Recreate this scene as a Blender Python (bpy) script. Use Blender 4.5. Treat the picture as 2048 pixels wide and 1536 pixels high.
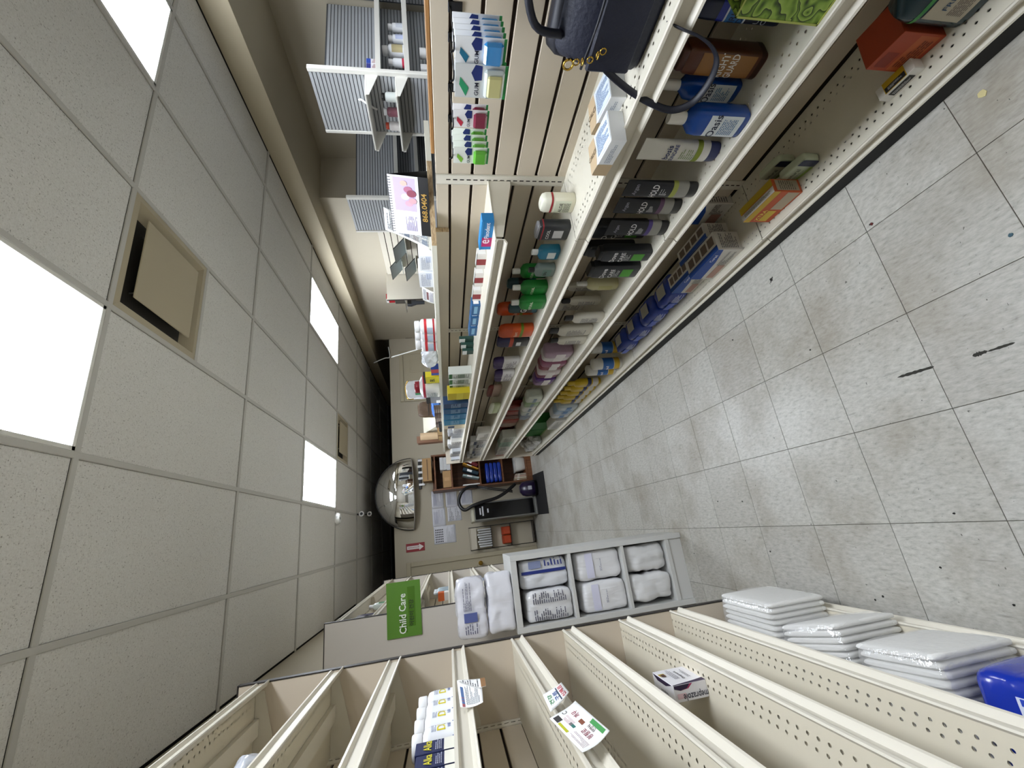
import bpy, bmesh, math, random
from mathutils import Vector, Matrix, noise
random.seed(7)
for o in list(bpy.data.objects): bpy.data.objects.remove(o)
scene = bpy.context.scene
col = scene.collection

# ------------------------------------------------------------------ camera (solved from floor and ceiling grid)
F_PX, YAW, PITCH, ROLL, EYE = 826.115, 0.3333, 0.1767, -0.0671, 1.427
def cam_axes():
    cy, sy, cp, sp = math.cos(YAW), math.sin(YAW), math.cos(PITCH), math.sin(PITCH)
    f = Vector((sy*cp, cy*cp, -sp)); r = Vector((cy, -sy, 0)); u = r.cross(f)
    c, s = math.cos(ROLL), math.sin(ROLL)
    return c*r + s*u, -s*r + c*u, f
CR, CU, CF = cam_axes()
cam_d = bpy.data.cameras.new('camera'); cam = bpy.data.objects.new('camera', cam_d); col.objects.link(cam)
m = Matrix.Identity(4)
for i, v in enumerate((-CU, CR, -CF)):
    for k in range(3): m[k][i] = v[k]
m.translation = (0, 0, EYE); cam.matrix_world = m
cam_d.sensor_fit = 'HORIZONTAL'; cam_d.sensor_width = 36; cam_d.lens = F_PX/2048*36
cam_d.clip_start = 0.02; cam_d.clip_end = 60
scene.camera = cam
def ray(x, y): return CR*((768-y)/F_PX) - CU*((x-1024)/F_PX) + CF
def at(x, y, ax, val):
    d = ray(x, y); o = Vector((0, 0, EYE)); return o + d*((val-o[ax])/d[ax])
def aX(x, y, v): return at(x, y, 0, v)
def aY(x, y, v): return at(x, y, 1, v)
def aZ(x, y, v): return at(x, y, 2, v)

# ------------------------------------------------------------------ world, exposure
w = bpy.data.worlds.new('world'); scene.world = w; w.use_nodes = True
w.node_tree.nodes['Background'].inputs[0].default_value = (0.02, 0.02, 0.022, 1)
w.node_tree.nodes['Background'].inputs[1].default_value = 0.3
vs = scene.view_settings
vs.view_transform = 'Standard'; vs.look = 'None'; vs.gamma = 1; vs.use_curve_mapping = False
vs.exposure = -0.1
LIGHT_W = 25.0     # radiance of the ceiling light panels

# ------------------------------------------------------------------ materials
def lin(h):
    h = h.lstrip('#'); c = [int(h[i:i+2], 16)/255 for i in (0, 2, 4)]
    return tuple(((v+.055)/1.055)**2.4 if v > .04045 else v/12.92 for v in c) + (1,)
MATS = {}
def mat(name, hexc=None, rough=.5, metal=0, bump=0, bscale=40, vary=0, alpha=1, trans=0, coat=0, emit=0, spec=.5):
    if name in MATS: return MATS[name]
    ma = bpy.data.materials.new(name); ma.use_nodes = True; nt = ma.node_tree
    b = nt.nodes['Principled BSDF']; c = lin(hexc or '888888')
    b.inputs['Base Color'].default_value = c; b.inputs['Roughness'].default_value = rough
    b.inputs['Metallic'].default_value = metal; b.inputs['Alpha'].default_value = alpha
    b.inputs['Transmission Weight'].default_value = trans; b.inputs['Coat Weight'].default_value = coat
    b.inputs['Specular IOR Level'].default_value = spec
    if emit: b.inputs['Emission Color'].default_value = c; b.inputs['Emission Strength'].default_value = emit
    if bump or vary:
        tc = nt.nodes.new('ShaderNodeTexCoord'); n = nt.nodes.new('ShaderNodeTexNoise')
        n.inputs['Scale'].default_value = bscale; n.inputs['Detail'].default_value = 4
        nt.links.new(tc.outputs['Object'], n.inputs['Vector'])
        if bump:
            bp = nt.nodes.new('ShaderNodeBump'); bp.inputs['Strength'].default_value = bump; bp.inputs['Distance'].default_value = .01
            nt.links.new(n.outputs['Fac'], bp.inputs['Height']); nt.links.new(bp.outputs[0], b.inputs['Normal'])
        if vary:
            r = nt.nodes.new('ShaderNodeValToRGB')
            r.color_ramp.elements[0].position = .3; r.color_ramp.elements[1].position = .7
            r.color_ramp.elements[0].color = tuple(v*(1-vary) for v in c[:3])+(1,); r.color_ramp.elements[1].color = tuple(min(1, v*(1+vary*.5)) for v in c[:3])+(1,)
            nt.links.new(n.outputs['Fac'], r.inputs[0]); nt.links.new(r.outputs[0], b.inputs['Base Color'])
    MATS[name] = ma; return ma
def C(h, rough=.45, **k): return mat('c_'+h+'_'+str(rough)+''.join(str(v) for v in k.values()), h, rough, **k)
def nmath(nt, op, a, b=None, c=None):
    n = nt.nodes.new('ShaderNodeMath'); n.operation = op
    for i, v in enumerate((a, b, c)):
        if v is None: continue
        if isinstance(v, (int, float)): n.inputs[i].default_value = v
        else: nt.links.new(v, n.inputs[i])
    return n.outputs[0]
def nramp(nt, fac, stops):
    r = nt.nodes.new('ShaderNodeValToRGB'); e = r.color_ramp.elements
    while len(e) < len(stops): e.new(.5)
    for el, (p, c) in zip(e, stops): el.position = p; el.color = c
    nt.links.new(fac, r.inputs[0]); return r.outputs[0]
def nmix(nt, fac, a, b, mode='MIX'):
    n = nt.nodes.new('ShaderNodeMix'); n.data_type = 'RGBA'; n.blend_type = mode
    for i, v in ((0, fac), (6, a), (7, b)):
        if isinstance(v, (int, float)): n.inputs[i].default_value = v
        elif isinstance(v, tuple): n.inputs[i].default_value = v
        else: nt.links.new(v, n.inputs[i])
    return n.outputs[2]
def nnoise(nt, vec, scale, detail=3, rough=.5):
    n = nt.nodes.new('ShaderNodeTexNoise'); n.inputs['Scale'].default_value = scale
    n.inputs['Detail'].default_value = detail; n.inputs['Roughness'].default_value = rough
    nt.links.new(vec, n.inputs['Vector']); return n.outputs['Fac']
def nmap(nt, vec, scale=(1, 1, 1), rot=(0, 0, 0)):
    n = nt.nodes.new('ShaderNodeMapping'); n.inputs['Scale'].default_value = scale; n.inputs['Rotation'].default_value = rot
    nt.links.new(vec, n.inputs['Vector']); return n.outputs[0]

def mk_floor_mat():
    ma = bpy.data.materials.new('vinyl_tile'); ma.use_nodes = True; nt = ma.node_tree; b = nt.nodes['Principled BSDF']
    geo = nt.nodes.new('ShaderNodeNewGeometry'); pos = geo.outputs['Position']
    oi = nt.nodes.new('ShaderNodeObjectInfo'); rnd = oi.outputs['Random']
    add = nt.nodes.new('ShaderNodeVectorMath'); add.operation = 'ADD'; nt.links.new(pos, add.inputs[0])
    cmb = nt.nodes.new('ShaderNodeCombineXYZ')
    nt.links.new(nmath(nt, 'MULTIPLY', rnd, 37.), cmb.inputs[0]); nt.links.new(nmath(nt, 'MULTIPLY', rnd, 91.), cmb.inputs[1])
    nt.links.new(cmb.outputs[0], add.inputs[1]); v = add.outputs[0]
    s1 = nnoise(nt, nmap(nt, v, (110, 34, 1)), 1, 6, .68); s2 = nnoise(nt, nmap(nt, v, (95, 40, 1), (0, 0, .35)), 1, 6, .68)
    f = nmix(nt, nmath(nt, 'GREATER_THAN', rnd, .3), s1, s2)
    base = nramp(nt, f, [(.27, lin('#8a887f')), (.4, lin('#aeaca4')), (.52, lin('#bbb9b1')), (.72, lin('#cbc9c2'))])
    tone = nramp(nt, rnd, [(0, (.88, .87, .86, 1)), (.5, (.97, .97, .96, 1)), (1, (1, 1, 1, 1))])
    base = nmix(nt, 1., base, tone, 'MULTIPLY')
    d = nnoise(nt, nmap(nt, pos, (1, 1, 0)), 2.6, 5, .6)
    base = nmix(nt, nramp(nt, d, [(.46, (0, 0, 0, 1)), (.68, (.55, .55, .55, 1))]), base, lin('#857a66'))
    sp = nnoise(nt, nmap(nt, pos, (60, 95, 1)), 1, 2, .5)
    base = nmix(nt, nramp(nt, sp, [(.735, (0, 0, 0, 1)), (.75, (.8, .8, .8, 1))]), base, lin('#3a3833'))
    sc = nnoise(nt, nmap(nt, pos, (55, 4, 1), (0, 0, .12)), 1, 3, .6)
    base = nmix(nt, nramp(nt, sc, [(.68, (0, 0, 0, 1)), (.74, (.35, .35, .35, 1))]), base, lin('#55524a'))
    nt.links.new(base, b.inputs['Base Color'])
    nt.links.new(nramp(nt, d, [(.3, (.3, .3, .3, 1)), (.7, (.5, .5, .5, 1))]), b.inputs['Roughness'])
    bp = nt.nodes.new('ShaderNodeBump'); bp.inputs['Strength'].default_value = .12; bp.inputs['Distance'].default_value = .004
    nt.links.new(nnoise(nt, pos, 9, 2), bp.inputs['Height']); nt.links.new(bp.outputs[0], b.inputs['Normal'])
    return ma
def mk_ceil_mat():
    ma = bpy.data.materials.new('acoustic_tile'); ma.use_nodes = True; nt = ma.node_tree; b = nt.nodes['Principled BSDF']
    pos = nt.nodes.new('ShaderNodeNewGeometry').outputs['Position']
    a = nnoise(nt, nmap(nt, pos, (110, 210, 1)), 1, 2, .6); c = nnoise(nt, nmap(nt, pos, (220, 100, 1)), 1, 2, .6)
    f = nmath(nt, 'MINIMUM', a, c)
    big = nnoise(nt, pos, .9, 3)
    base = nramp(nt, f, [(.27, lin('#8a867e')), (.34, lin('#d9d6d0')), (.6, lin('#e6e4df'))])
    base = nmix(nt, nramp(nt, big, [(.35, (0, 0, 0, 1)), (.75, (.3, .3, .3, 1))]), base, lin('#cfcac0'))
    nt.links.new(base, b.inputs['Base Color']); b.inputs['Roughness'].default_value = .95
    bp = nt.nodes.new('ShaderNodeBump'); bp.inputs['Strength'].default_value = .5; bp.inputs['Distance'].default_value = .004
    nt.links.new(f, bp.inputs['Height']); nt.links.new(bp.outputs[0], b.inputs['Normal'])
    return ma
def mk_perf_mat(name, hexc, rows, pitch=.0254, rad=.0036):
    """painted steel shelf with rows of round punched holes (real openings); rows are world X positions"""
    ma = bpy.data.materials.new(name); ma.use_nodes = True; nt = ma.node_tree; b = nt.nodes['Principled BSDF']
    b.inputs['Base Color'].default_value = lin(hexc); b.inputs['Roughness'].default_value = .42
    pos = nt.nodes.new('ShaderNodeNewGeometry').outputs['Position']
    sx = nt.nodes.new('ShaderNodeSeparateXYZ'); nt.links.new(pos, sx.inputs[0])
    dmin = None
    for i, xr in enumerate(rows):
        t = nmath(nt, 'FRACT', nmath(nt, 'ADD', nmath(nt, 'DIVIDE', sx.outputs[1], pitch), 20+.5*(i % 2)))
        dy = nmath(nt, 'MULTIPLY', nmath(nt, 'SUBTRACT', t, .5), pitch)
        dx = nmath(nt, 'SUBTRACT', sx.outputs[0], xr)
        d = nmath(nt, 'ADD', nmath(nt, 'MULTIPLY', dx, dx), nmath(nt, 'MULTIPLY', dy, dy))
        dmin = d if dmin is None else nmath(nt, 'MINIMUM', dmin, d)
    hole = nmath(nt, 'LESS_THAN', dmin, rad*rad)
    tr = nt.nodes.new('ShaderNodeBsdfTransparent'); mx = nt.nodes.new('ShaderNodeMixShader')
    nt.links.new(hole, mx.inputs[0]); nt.links.new(b.outputs[0], mx.inputs[1]); nt.links.new(tr.outputs[0], mx.inputs[2])
    nt.links.new(mx.outputs[0], nt.nodes['Material Output'].inputs[0])
    return ma
def mk_film(name, hexc='#ffffff', amount=.2, rough=.12):
    ma = bpy.data.materials.new(name); ma.use_nodes = True; nt = ma.node_tree
    g = nt.nodes.new('ShaderNodeBsdfGlossy'); g.inputs['Roughness'].default_value = rough; g.inputs[0].default_value = lin(hexc)
    df = nt.nodes.new('ShaderNodeBsdfDiffuse'); df.inputs[0].default_value = lin(hexc)
    tr = nt.nodes.new('ShaderNodeBsdfTransparent'); m1 = nt.nodes.new('ShaderNodeMixShader'); m2 = nt.nodes.new('ShaderNodeMixShader')
    tc = nt.nodes.new('ShaderNodeTexCoord')
    n = nnoise(nt, nmap(nt, tc.outputs['Object'], (30, 12, 20)), 1, 4, .6)
    bp = nt.nodes.new('ShaderNodeBump'); bp.inputs['Strength'].default_value = .8; bp.inputs['Distance'].default_value = .01
    nt.links.new(n, bp.inputs['Height']); nt.links.new(bp.outputs[0], g.inputs['Normal'])
    m1.inputs[0].default_value = .5; nt.links.new(g.outputs[0], m1.inputs[1]); nt.links.new(df.outputs[0], m1.inputs[2])
    m2.inputs[0].default_value = amount; nt.links.new(tr.outputs[0], m2.inputs[1]); nt.links.new(m1.outputs[0], m2.inputs[2])
    nt.links.new(m2.outputs[0], nt.nodes['Material Output'].inputs[0]); return ma
def mk_wood(name, c1, c2, scale=(2, 40, 40), rough=.5):
    ma = bpy.data.materials.new(name); ma.use_nodes = True; nt = ma.node_tree; b = nt.nodes['Principled BSDF']
    tc = nt.nodes.new('ShaderNodeTexCoord'); n = nnoise(nt, nmap(nt, tc.outputs['Object'], scale), 1, 5, .6)
    nt.links.new(nramp(nt, n, [(.3, lin(c1)), (.7, lin(c2))]), b.inputs['Base Color']); b.inputs['Roughness'].default_value = rough
    return ma

def mk_pack(name, hexc, rough=.25, strength=.6):
    """crinkled plastic film: ridged creases in the relief"""
    ma = bpy.data.materials.new(name); ma.use_nodes = True; nt = ma.node_tree; b = nt.nodes['Principled BSDF']
    b.inputs['Base Color'].default_value = lin(hexc); b.inputs['Roughness'].default_value = rough; b.inputs['Coat Weight'].default_value = .3
    tc = nt.nodes.new('ShaderNodeTexCoord')
    def rn(sc, vec):
        n = nt.nodes.new('ShaderNodeTexNoise'); n.noise_type = 'RIDGED_MULTIFRACTAL'; n.inputs['Scale'].default_value = sc; n.inputs['Detail'].default_value = 3; n.inputs['Distortion'].default_value = .6
        nt.links.new(vec, n.inputs['Vector']); return n.outputs['Fac']
    a = nmath(nt, 'ADD', rn(9, tc.outputs['Object']), nmath(nt, 'MULTIPLY', rn(1, nmap(nt, tc.outputs['Object'], (40, 26, 12))), .6))
    bp = nt.nodes.new('ShaderNodeBump'); bp.inputs['Strength'].default_value = strength; bp.inputs['Distance'].default_value = .006
    nt.links.new(a, bp.inputs['Height']); nt.links.new(bp.outputs[0], b.inputs['Normal']); nt.links.new(bp.outputs[0], b.inputs['Coat Normal'])
    return ma
PACKM = {}
CREAM = mat('cream_paint', '#d9d3c4', .42)
PUTTY = mat('putty_laminate', '#cfc4b2', .5, vary=.04, bscale=3)
GROOVE = mat('groove_brown', '#2a1a10', .8)
WHITEM = mat('white_enamel', '#e6e4dc', .4)
GREYL = mat('grey_laminate', '#d0d0cd', .45)
BLACK = mat('black_plastic', '#121214', .35)
DARK = mat('dark_trim', '#2a2523', .5)
WALLP = mat('wall_paint', '#b9b09c', .8, vary=.05, bscale=1.5)
WHITE = mat('white_plastic', '#efefec', .35)
PAPER = mat('paper', '#f2f2f0', .8)
STEEL = mat('steel', '#b8b8b8', .3, metal=1)
GOLD = mat('brass', '#c9a44c', .25, metal=1)
CARD = mat('cardboard', '#a5835a', .85, vary=.1, bscale=8)
FLOORM, CEILM = mk_floor_mat(), mk_ceil_mat()
PERF_R = mk_perf_mat('perforated_shelf_right', '#ddd8c8', (1.0, 1.022, 1.185, 1.207))
PERF_L = mk_perf_mat('perforated_shelf_left', '#d8d0bc', (-.452, -.474, -.64, -.662), rad=.0038)
FILM = mk_film('clear_film', amount=.26)
PLY = mk_wood('plywood_edge', '#8b6b47', '#d9c29a', (60, 3, 220))
WOOD = mk_wood('brown_wood', '#5a361f', '#7d5030', (30, 30, 3))
LIGHTM = mat('light_panel', '#eef5ff', .5, emit=LIGHT_W)

# ------------------------------------------------------------------ object helpers
def new_obj(name, me, parent=None):
    o = bpy.data.objects.new(name, me); col.objects.link(o)
    if parent is not None: o.parent = parent
    return o
def props(o, label=None, cat=None, group=None, kind=None):
    for k, v in (('label', label), ('category', cat), ('group', group), ('kind', kind)):
        if v: o[k] = v
    return o
def thing(name, label, cat, loc=(0, 0, 0), rz=0, group=None, rot=None):
    o = new_obj(name, None); o.location = loc; o.rotation_euler = rot if rot else (0, 0, rz)
    o.empty_display_size = .05
    return props(o, label, cat, group)
class MB:
    """collects shapes into one mesh, coordinates in the parent's frame"""
    def __init__(s): s.v = []; s.f = []; s.sm = []
    def add(s, vs, fs, smooth=False, M=None):
        o = len(s.v)
        for p in vs: s.v.append(tuple(M @ Vector(p)) if M is not None else tuple(p))
        for f in fs: s.f.append([i+o for i in f]); s.sm.append(smooth)
        return s
    def box(s, x0, x1, y0, y1, z0, z1, M=None):
        vs = [(x, y, z) for z in (z0, z1) for y in (y0, y1) for x in (x0, x1)]
        return s.add(vs, [(0, 2, 3, 1), (4, 5, 7, 6), (0, 1, 5, 4), (2, 6, 7, 3), (0, 4, 6, 2), (1, 3, 7, 5)], False, M)
    def rbox(s, x0, x1, y0, y1, z0, z1, r=.003, M=None):
        """box with chamfered edges"""
        bm = bmesh.new(); bmesh.ops.create_cube(bm, size=1)
        for v in bm.verts: v.co = Vector(((x0+x1)/2+v.co.x*(x1-x0), (y0+y1)/2+v.co.y*(y1-y0), (z0+z1)/2+v.co.z*(z1-z0)))
        bmesh.ops.bevel(bm, geom=bm.edges[:], offset=min(r, .45*min(x1-x0, y1-y0, z1-z0)), segments=1, affect='EDGES')
        return s.bm(bm, M=M)
    def bm(s, bm, smooth=False, M=None):
        bm.verts.index_update()
        s.add([v.co[:] for v in bm.verts], [[v.index for v in f.verts] for f in bm.faces], smooth, M); bm.free(); return s
    def loft(s, secs, n=24, smooth=True, M=None, caps=True):
        """secs: (z, width, depth, exponent[, ox, oy]) superellipse rings"""
        vs = []; fs = []
        for sec in secs:
            z, wd, dp, e = sec[:4]; ox, oy = (sec[4], sec[5]) if len(sec) > 4 else (0, 0)
            for i in range(n):
                a = 2*math.pi*i/n; c, sn = math.cos(a), math.sin(a)
                vs.append((ox+wd/2*math.copysign(abs(c)**(2/e), c), oy+dp/2*math.copysign(abs(sn)**(2/e), sn), z))
        for k in range(len(secs)-1):
            for i in range(n):
                j = (i+1) % n; fs.append((k*n+i, k*n+j, (k+1)*n+j, (k+1)*n+i))
        s.add(vs, fs, smooth, M)
        if caps:
            s.add(vs[:n], [tuple(reversed(range(n)))], False, M); s.add(vs[-n:], [tuple(range(n))], False, M)
        return s
    def cyl(s, p0, p1, r, n=12, M=None, r1=None):
        p0, p1 = Vector(p0), Vector(p1); d = p1-p0
        q = d.to_track_quat('Z', 'Y').to_matrix().to_4x4(); q.translation = p0
        if M is not None: q = M @ q
        r1 = r if r1 is None else r1
        return s.loft([(0, 2*r, 2*r, 2), (d.length, 2*r1, 2*r1, 2)], n, True, q)
    def tube(s, pts, r, n=8, flat=1.0, M=None):
        pts = [Vector(p) for p in pts]; vs = []; fs = []
        prev = None
        for i, p in enumerate(pts):
            t = (pts[min(i+1, len(pts)-1)]-pts[max(i-1, 0)]).normalized()
            if prev is None: u = t.orthogonal().normalized()
            else: u = (prev - t*prev.dot(t)).normalized()
            prev = u; v = t.cross(u)
            rr = r[i] if isinstance(r, (list, tuple)) else r
            for k in range(n):
                a = 2*math.pi*k/n; vs.append(p + u*math.cos(a)*rr + v*math.sin(a)*rr*flat)
        for i in range(len(pts)-1):
            for k in range(n): j = (k+1) % n; fs.append((i*n+k, i*n+j, (i+1)*n+j, (i+1)*n+k))
        fs.append(tuple(reversed(range(n)))); fs.append(tuple(range(len(vs)-n, len(vs))))
        return s.add(vs, fs, True, M)
    def extr(s, prof, y0, y1, M=None, smooth=False):
        """closed XZ profile extruded along Y"""
        n = len(prof); vs = [(x, y0, z) for x, z in prof]+[(x, y1, z) for x, z in prof]
        fs = [(i, (i+1) % n, n+(i+1) % n, n+i) for i in range(n)]+[tuple(reversed(range(n))), tuple(range(n, 2*n))]
        return s.add(vs, fs, smooth, M)
    def mesh(s, name='m'):
        me = bpy.data.meshes.new(name); me.from_pydata(s.v, [], s.f)
        me.polygons.foreach_set('use_smooth', s.sm); me.update(); return me
    def build(s, name, material, parent=None, **k):
        me = s.mesh(name)
        bm = bmesh.new(); bm.from_mesh(me); bmesh.ops.recalc_face_normals(bm, faces=bm.faces[:]); bm.to_mesh(me); bm.free()
        me.materials.append(material)
        return props(new_obj(name, me, parent), **k)
def smooth_path(pts, k=6):
    pts = [Vector(p) for p in pts]; out = []
    for i in range(len(pts)-1):
        p0, p1, p2, p3 = pts[max(i-1, 0)], pts[i], pts[i+1], pts[min(i+2, len(pts)-1)]
        for j in range(k):
            t = j/k
            out.append(.5*((2*p1)+(p2-p0)*t+(2*p0-5*p1+4*p2-p3)*t*t+(3*p1-p0-3*p2+p3)*t**3))
    return out+[pts[-1]]
TXT = {}
def text_geo(s):
    if s not in TXT:
        cu = bpy.data.curves.new('t', 'FONT'); cu.body = s; cu.resolution_u = 2; cu.offset = .014
        o = bpy.data.objects.new('t', cu); col.objects.link(o)
        me = bpy.data.meshes.new_from_object(o.evaluated_get(bpy.context.evaluated_depsgraph_get()))
        vs = [v.co.copy() for v in me.vertices]; fs = [tuple(p.vertices) for p in me.polygons]
        bpy.data.objects.remove(o); bpy.data.curves.remove(cu); bpy.data.meshes.remove(me)
        if vs:
            x0, x1 = min(v.x for v in vs), max(v.x for v in vs); y0, y1 = min(v.y for v in vs), max(v.y for v in vs)
            vs = [(v.x-(x0+x1)/2, v.y-(y0+y1)/2) for v in vs]; TXT[s] = (vs, fs, x1-x0, y1-y0)
        else: TXT[s] = ([], [], 1, 1)
    return TXT[s]
def letter(parent, s, h, fn, material, maxw=None, name='lettering', rot=0, weight=0):
    """flat lettering; fn maps (x right, y up) metres on the face to a point in the parent's frame"""
    vs, fs, tw, th = text_geo(s)
    if not vs: return None
    k = h/th
    if maxw and tw*k > maxw: kx = maxw/tw
    else: kx = k
    c, sn = math.cos(rot), math.sin(rot)
    b = MB(); b.add([fn(x*kx*c-y*k*sn, x*kx*sn+y*k*c) for x, y in vs], fs)
    me = b.mesh(name); me.materials.append(material); return new_obj(name, me, parent)
# warm up glyphs while the scene is still empty
for s_ in ('Child Care', '어린이 건강', 'Oasis', 'RIGHT', 'GUARD', 'Ultra', 'Clean', 'GUM', 'Fixodent', 'Omeprazole', 'Attends', 'Underwear', 'Advil', 'natural', 'G', 'COOL', 'FIRE EXTINGUISHER'):
    text_geo(s_)

# ================================================================== SETTING
CEIL, BACKY, RWALL, LWALL, FRONTY = 2.713, 7.2, 4.1, -.75, -4.4
FX, FY, TS = .7708, .9327, .3048
b = MB(); b.box(-1.3, RWALL, FRONTY, 10.5, -.06, -.003)
floor = b.build('floor', mat('tile_joint', '#5e5a50', .9), kind='structure')
tm = MB().rbox(-TS/2+.0009, TS/2-.0009, -TS/2+.0009, TS/2-.0009, -.003, 0, .0006).mesh('floor_tile'); tm.materials.append(FLOORM)
for i in range(-7, 21):
    for j in range(-2, 6):
        x = FX-j*TS+TS/2; y = FY+i*TS+TS/2
        if x > 1.3 or y > BACKY+.2: continue
        o = new_obj('floor_tile', tm, floor); o.location = (x, y, 0)
SCUFF = mat('rubber_scuff', '#33322c', .9)
def scuff(p0, p1, wpx):
    a, b_ = aZ(*p0, .0006), aZ(*p1, .0006); d = (b_-a); n = Vector((-d.y, d.x, 0)).normalized(); mbs = MB()
    k = 14; vs = []; fs = []
    for i in range(k+1):
        t = i/k; wv = wpx*(.15+math.sin(t*math.pi)**.5*.85)*(.6+.6*random.random())
        c = a+d*t; vs += [c+n*wv, c-n*wv]
        if i: fs.append((2*i-2, 2*i-1, 2*i+1, 2*i))
    mbs.add(vs, fs).build('scuff_mark', SCUFF, floor)
scuff((1795, 755), (1868, 733), .006); scuff((1945, 712), (1975, 702), .006); scuff((1975, 703), (2030, 685), .004)
scuff((1545, 553), (1541, 566), .004); scuff((1738, 450), (1746, 446), .004)
def flake(x, y, hexc, r=.006):
    c = aZ(x, y, .002); mbs = MB(); n = 7
    vs = [c+Vector((math.cos(a)*r*(.7+.6*random.random()), math.sin(a)*r*(.7+.6*random.random()), 0)) for a in [6.283*i/n for i in range(n)]]
    vs += [v-Vector((0, 0, .0022)) for v in vs]
    mbs.add(vs, [tuple(range(n))]+[(i, (i+1) % n, n+(i+1) % n, n+i) for i in range(n)]).build('debris', C(hexc, .9), floor)
flake(1963, 188, '#cbbf8c', .011); flake(1542, 559, '#26231e', .007); flake(2020, 470, '#3f5a66', .005); flake(1743, 448, '#5c2320', .005)
for x, y in ((1907, 1027), (1880, 1135), (1765, 1193), (1435, 1003), (1484, 1003), (1540, 1103), (2027, 1210), (1388, 1107), (1600, 1185), (1750, 1200), (1465, 680), (1620, 700)): flake(x, y, '#1d1b18', .003)

# walls
b = MB(); b.box(LWALL-.1, LWALL, FRONTY, 5.55, 0, CEIL); b.box(-1.3, LWALL, 5.45, 5.55, 0, CEIL); b.box(-1.3, -1.2, 5.55, 10.5, 0, CEIL); b.build('wall_left', WALLP, kind='structure')
b = MB(); b.box(RWALL, RWALL+.1, FRONTY, 10.5, 0, CEIL); b.build('wall_right', WALLP, kind='structure')
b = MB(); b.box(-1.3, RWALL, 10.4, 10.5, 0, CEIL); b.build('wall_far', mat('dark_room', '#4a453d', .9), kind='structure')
b = MB(); b.box(-1.3, RWALL, FRONTY-.1, FRONTY, 0, CEIL); b.build('wall_front', mat('front_wall', '#d2ccbf', .8), kind='structure')
PT = 2.27
b = MB(); b.box(-1.2, RWALL, BACKY, BACKY+.1, 0, PT); b.build('wall_back', WALLP, kind='structure')
# soffit beam along the right
b = MB(); b.box(3.235, RWALL, FRONTY, 10.4, 2.537, CEIL); b.build('trim_1', mat('soffit_paint', '#b7ac93', .75), kind='structure')
# doors in the back wall
def door(name, x0, x1, knob):
    d = props(new_obj(name, None), kind='structure'); d.location = (0, BACKY, 0)
    DM = mat('door_paint', '#b2a88f', .55)
    b = MB(); y = -.012
    for a0, a1, z0, z1 in ((x0-.07, x0, 0, 2.03), (x1, x1+.07, 0, 2.03), (x0-.07, x1+.07, 2.031, 2.1)): b.rbox(a0, a1, -.03, 0, z0, z1, .006)
    b.build('door_casing', DM, d)
    MB().box(x0, x1, -.012, 0, 0.012, 2.03).build('door_leaf', DM, d)
    wd = x1-x0
    for z0, z1 in ((.18, .85), (1.0, 1.55), (1.66, 1.92)):
        for k in (0, 1):
            a = x0+.1+k*(wd/2-.04); c_ = a+wd/2-.16
            b = MB(); b.rbox(a, c_, -.022, -.012, z0, z1, .009); b.rbox(a+.03, c_-.03, -.028, -.02, z0+.03, z1-.03, .006); b.build('door_panel', DM, d)
    if knob is not None:
        b = MB(); b.cyl((knob, -.012, .945), (knob, -.05, .945), .012); b.loft([(0, .03, .03, 2), (.012, .055, .055, 2), (.03, .06, .06, 2), (.045, .035, .035, 2)], 16, M=Matrix.Translation((knob, -.045, .945)) @ Matrix.Rotation(math.pi/2, 4, 'X'))
        b.loft([(0, .07, .07, 2), (.008, .06, .06, 2)], 16, M=Matrix.Translation((knob, -.012, .945)) @ Matrix.Rotation(math.pi/2, 4, 'X')); b.build('door_knob', GOLD, d)
door('door_1', -1.12, -.42, -.5); door('door_2', 2.36, 3.2, None)

# ceiling: slab above, lay-in tiles, tee bars, light panels
b = MB(); b.box(-1.3, RWALL, FRONTY, 10.5, CEIL+.05, CEIL+.1); ceiling = b.build('ceiling', mat('deck', '#3a3733', .9), kind='structure')
CX, CY, CW, CD = -.1859, 1.6815, .6096, 1.2192
cols = [CX+k*CW for k in range(-2, 7)]; rows = [CY+k*CD for k in range(-5, 8)]
LIGHTS = [(.4237, .4623), (2.2525, .4623), (.4237, 4.1199), (2.2525, 4.1199), (.4237, -3.1953), (2.2525, -3.1953)]  # last two unseen: assumed from the spacing, added to brighten the near end
VENTS = [(1.0333, 1.6815), (1.0333, 5.3391)]
near = lambda p, L: any(abs(p[0]-q[0]) < .05 and abs(p[1]-q[1]) < .05 for q in L)
TEE = mat('tee_bar', '#c4c1ba', .6)
def ctile(x0, x1, y0, y1):
    if y1-y0 < .03 or x1-x0 < .03: return
    MB().rbox(x0+.011, x1-.011, y0+.011, y1-.011, CEIL+.004, CEIL+.02, .003).build('ceiling_tile', CEILM, ceiling)
for ci, x in enumerate(cols):
    for y in rows:
        x0, x1 = max(x, -1.2 if y > 5.4 else LWALL), min(x+CW, 3.235); y0, y1 = max(y, FRONTY), min(y+CD, 10.4)
        if x1 <= x0 or y1 <= y0: continue
        if near((x, y), LIGHTS): continue
        if near((x, y), VENTS): ctile(x0, x1, y0+.6096, y1); continue
        ctile(x0, x1, y0, y1)
for x in cols[1:]:
    if x < 3.2: MB().rbox(x-.0125, x+.0125, FRONTY, 10.4, CEIL-.004, CEIL+.005, .002).build('tee_bar', TEE, ceiling)
for y in rows[1:]:
    MB().rbox(-1.2 if y > 5.4 else LWALL, 3.235, y-.0125, y+.0125, CEIL-.0035, CEIL+.0045, .002).build('tee_bar', TEE, ceiling)
for vx, vy in VENTS: MB().rbox(vx, vx+CW, vy+.6096-.012, vy+.6096+.012, CEIL-.0035, CEIL+.0045, .002).build('tee_bar', TEE, ceiling)
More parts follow.
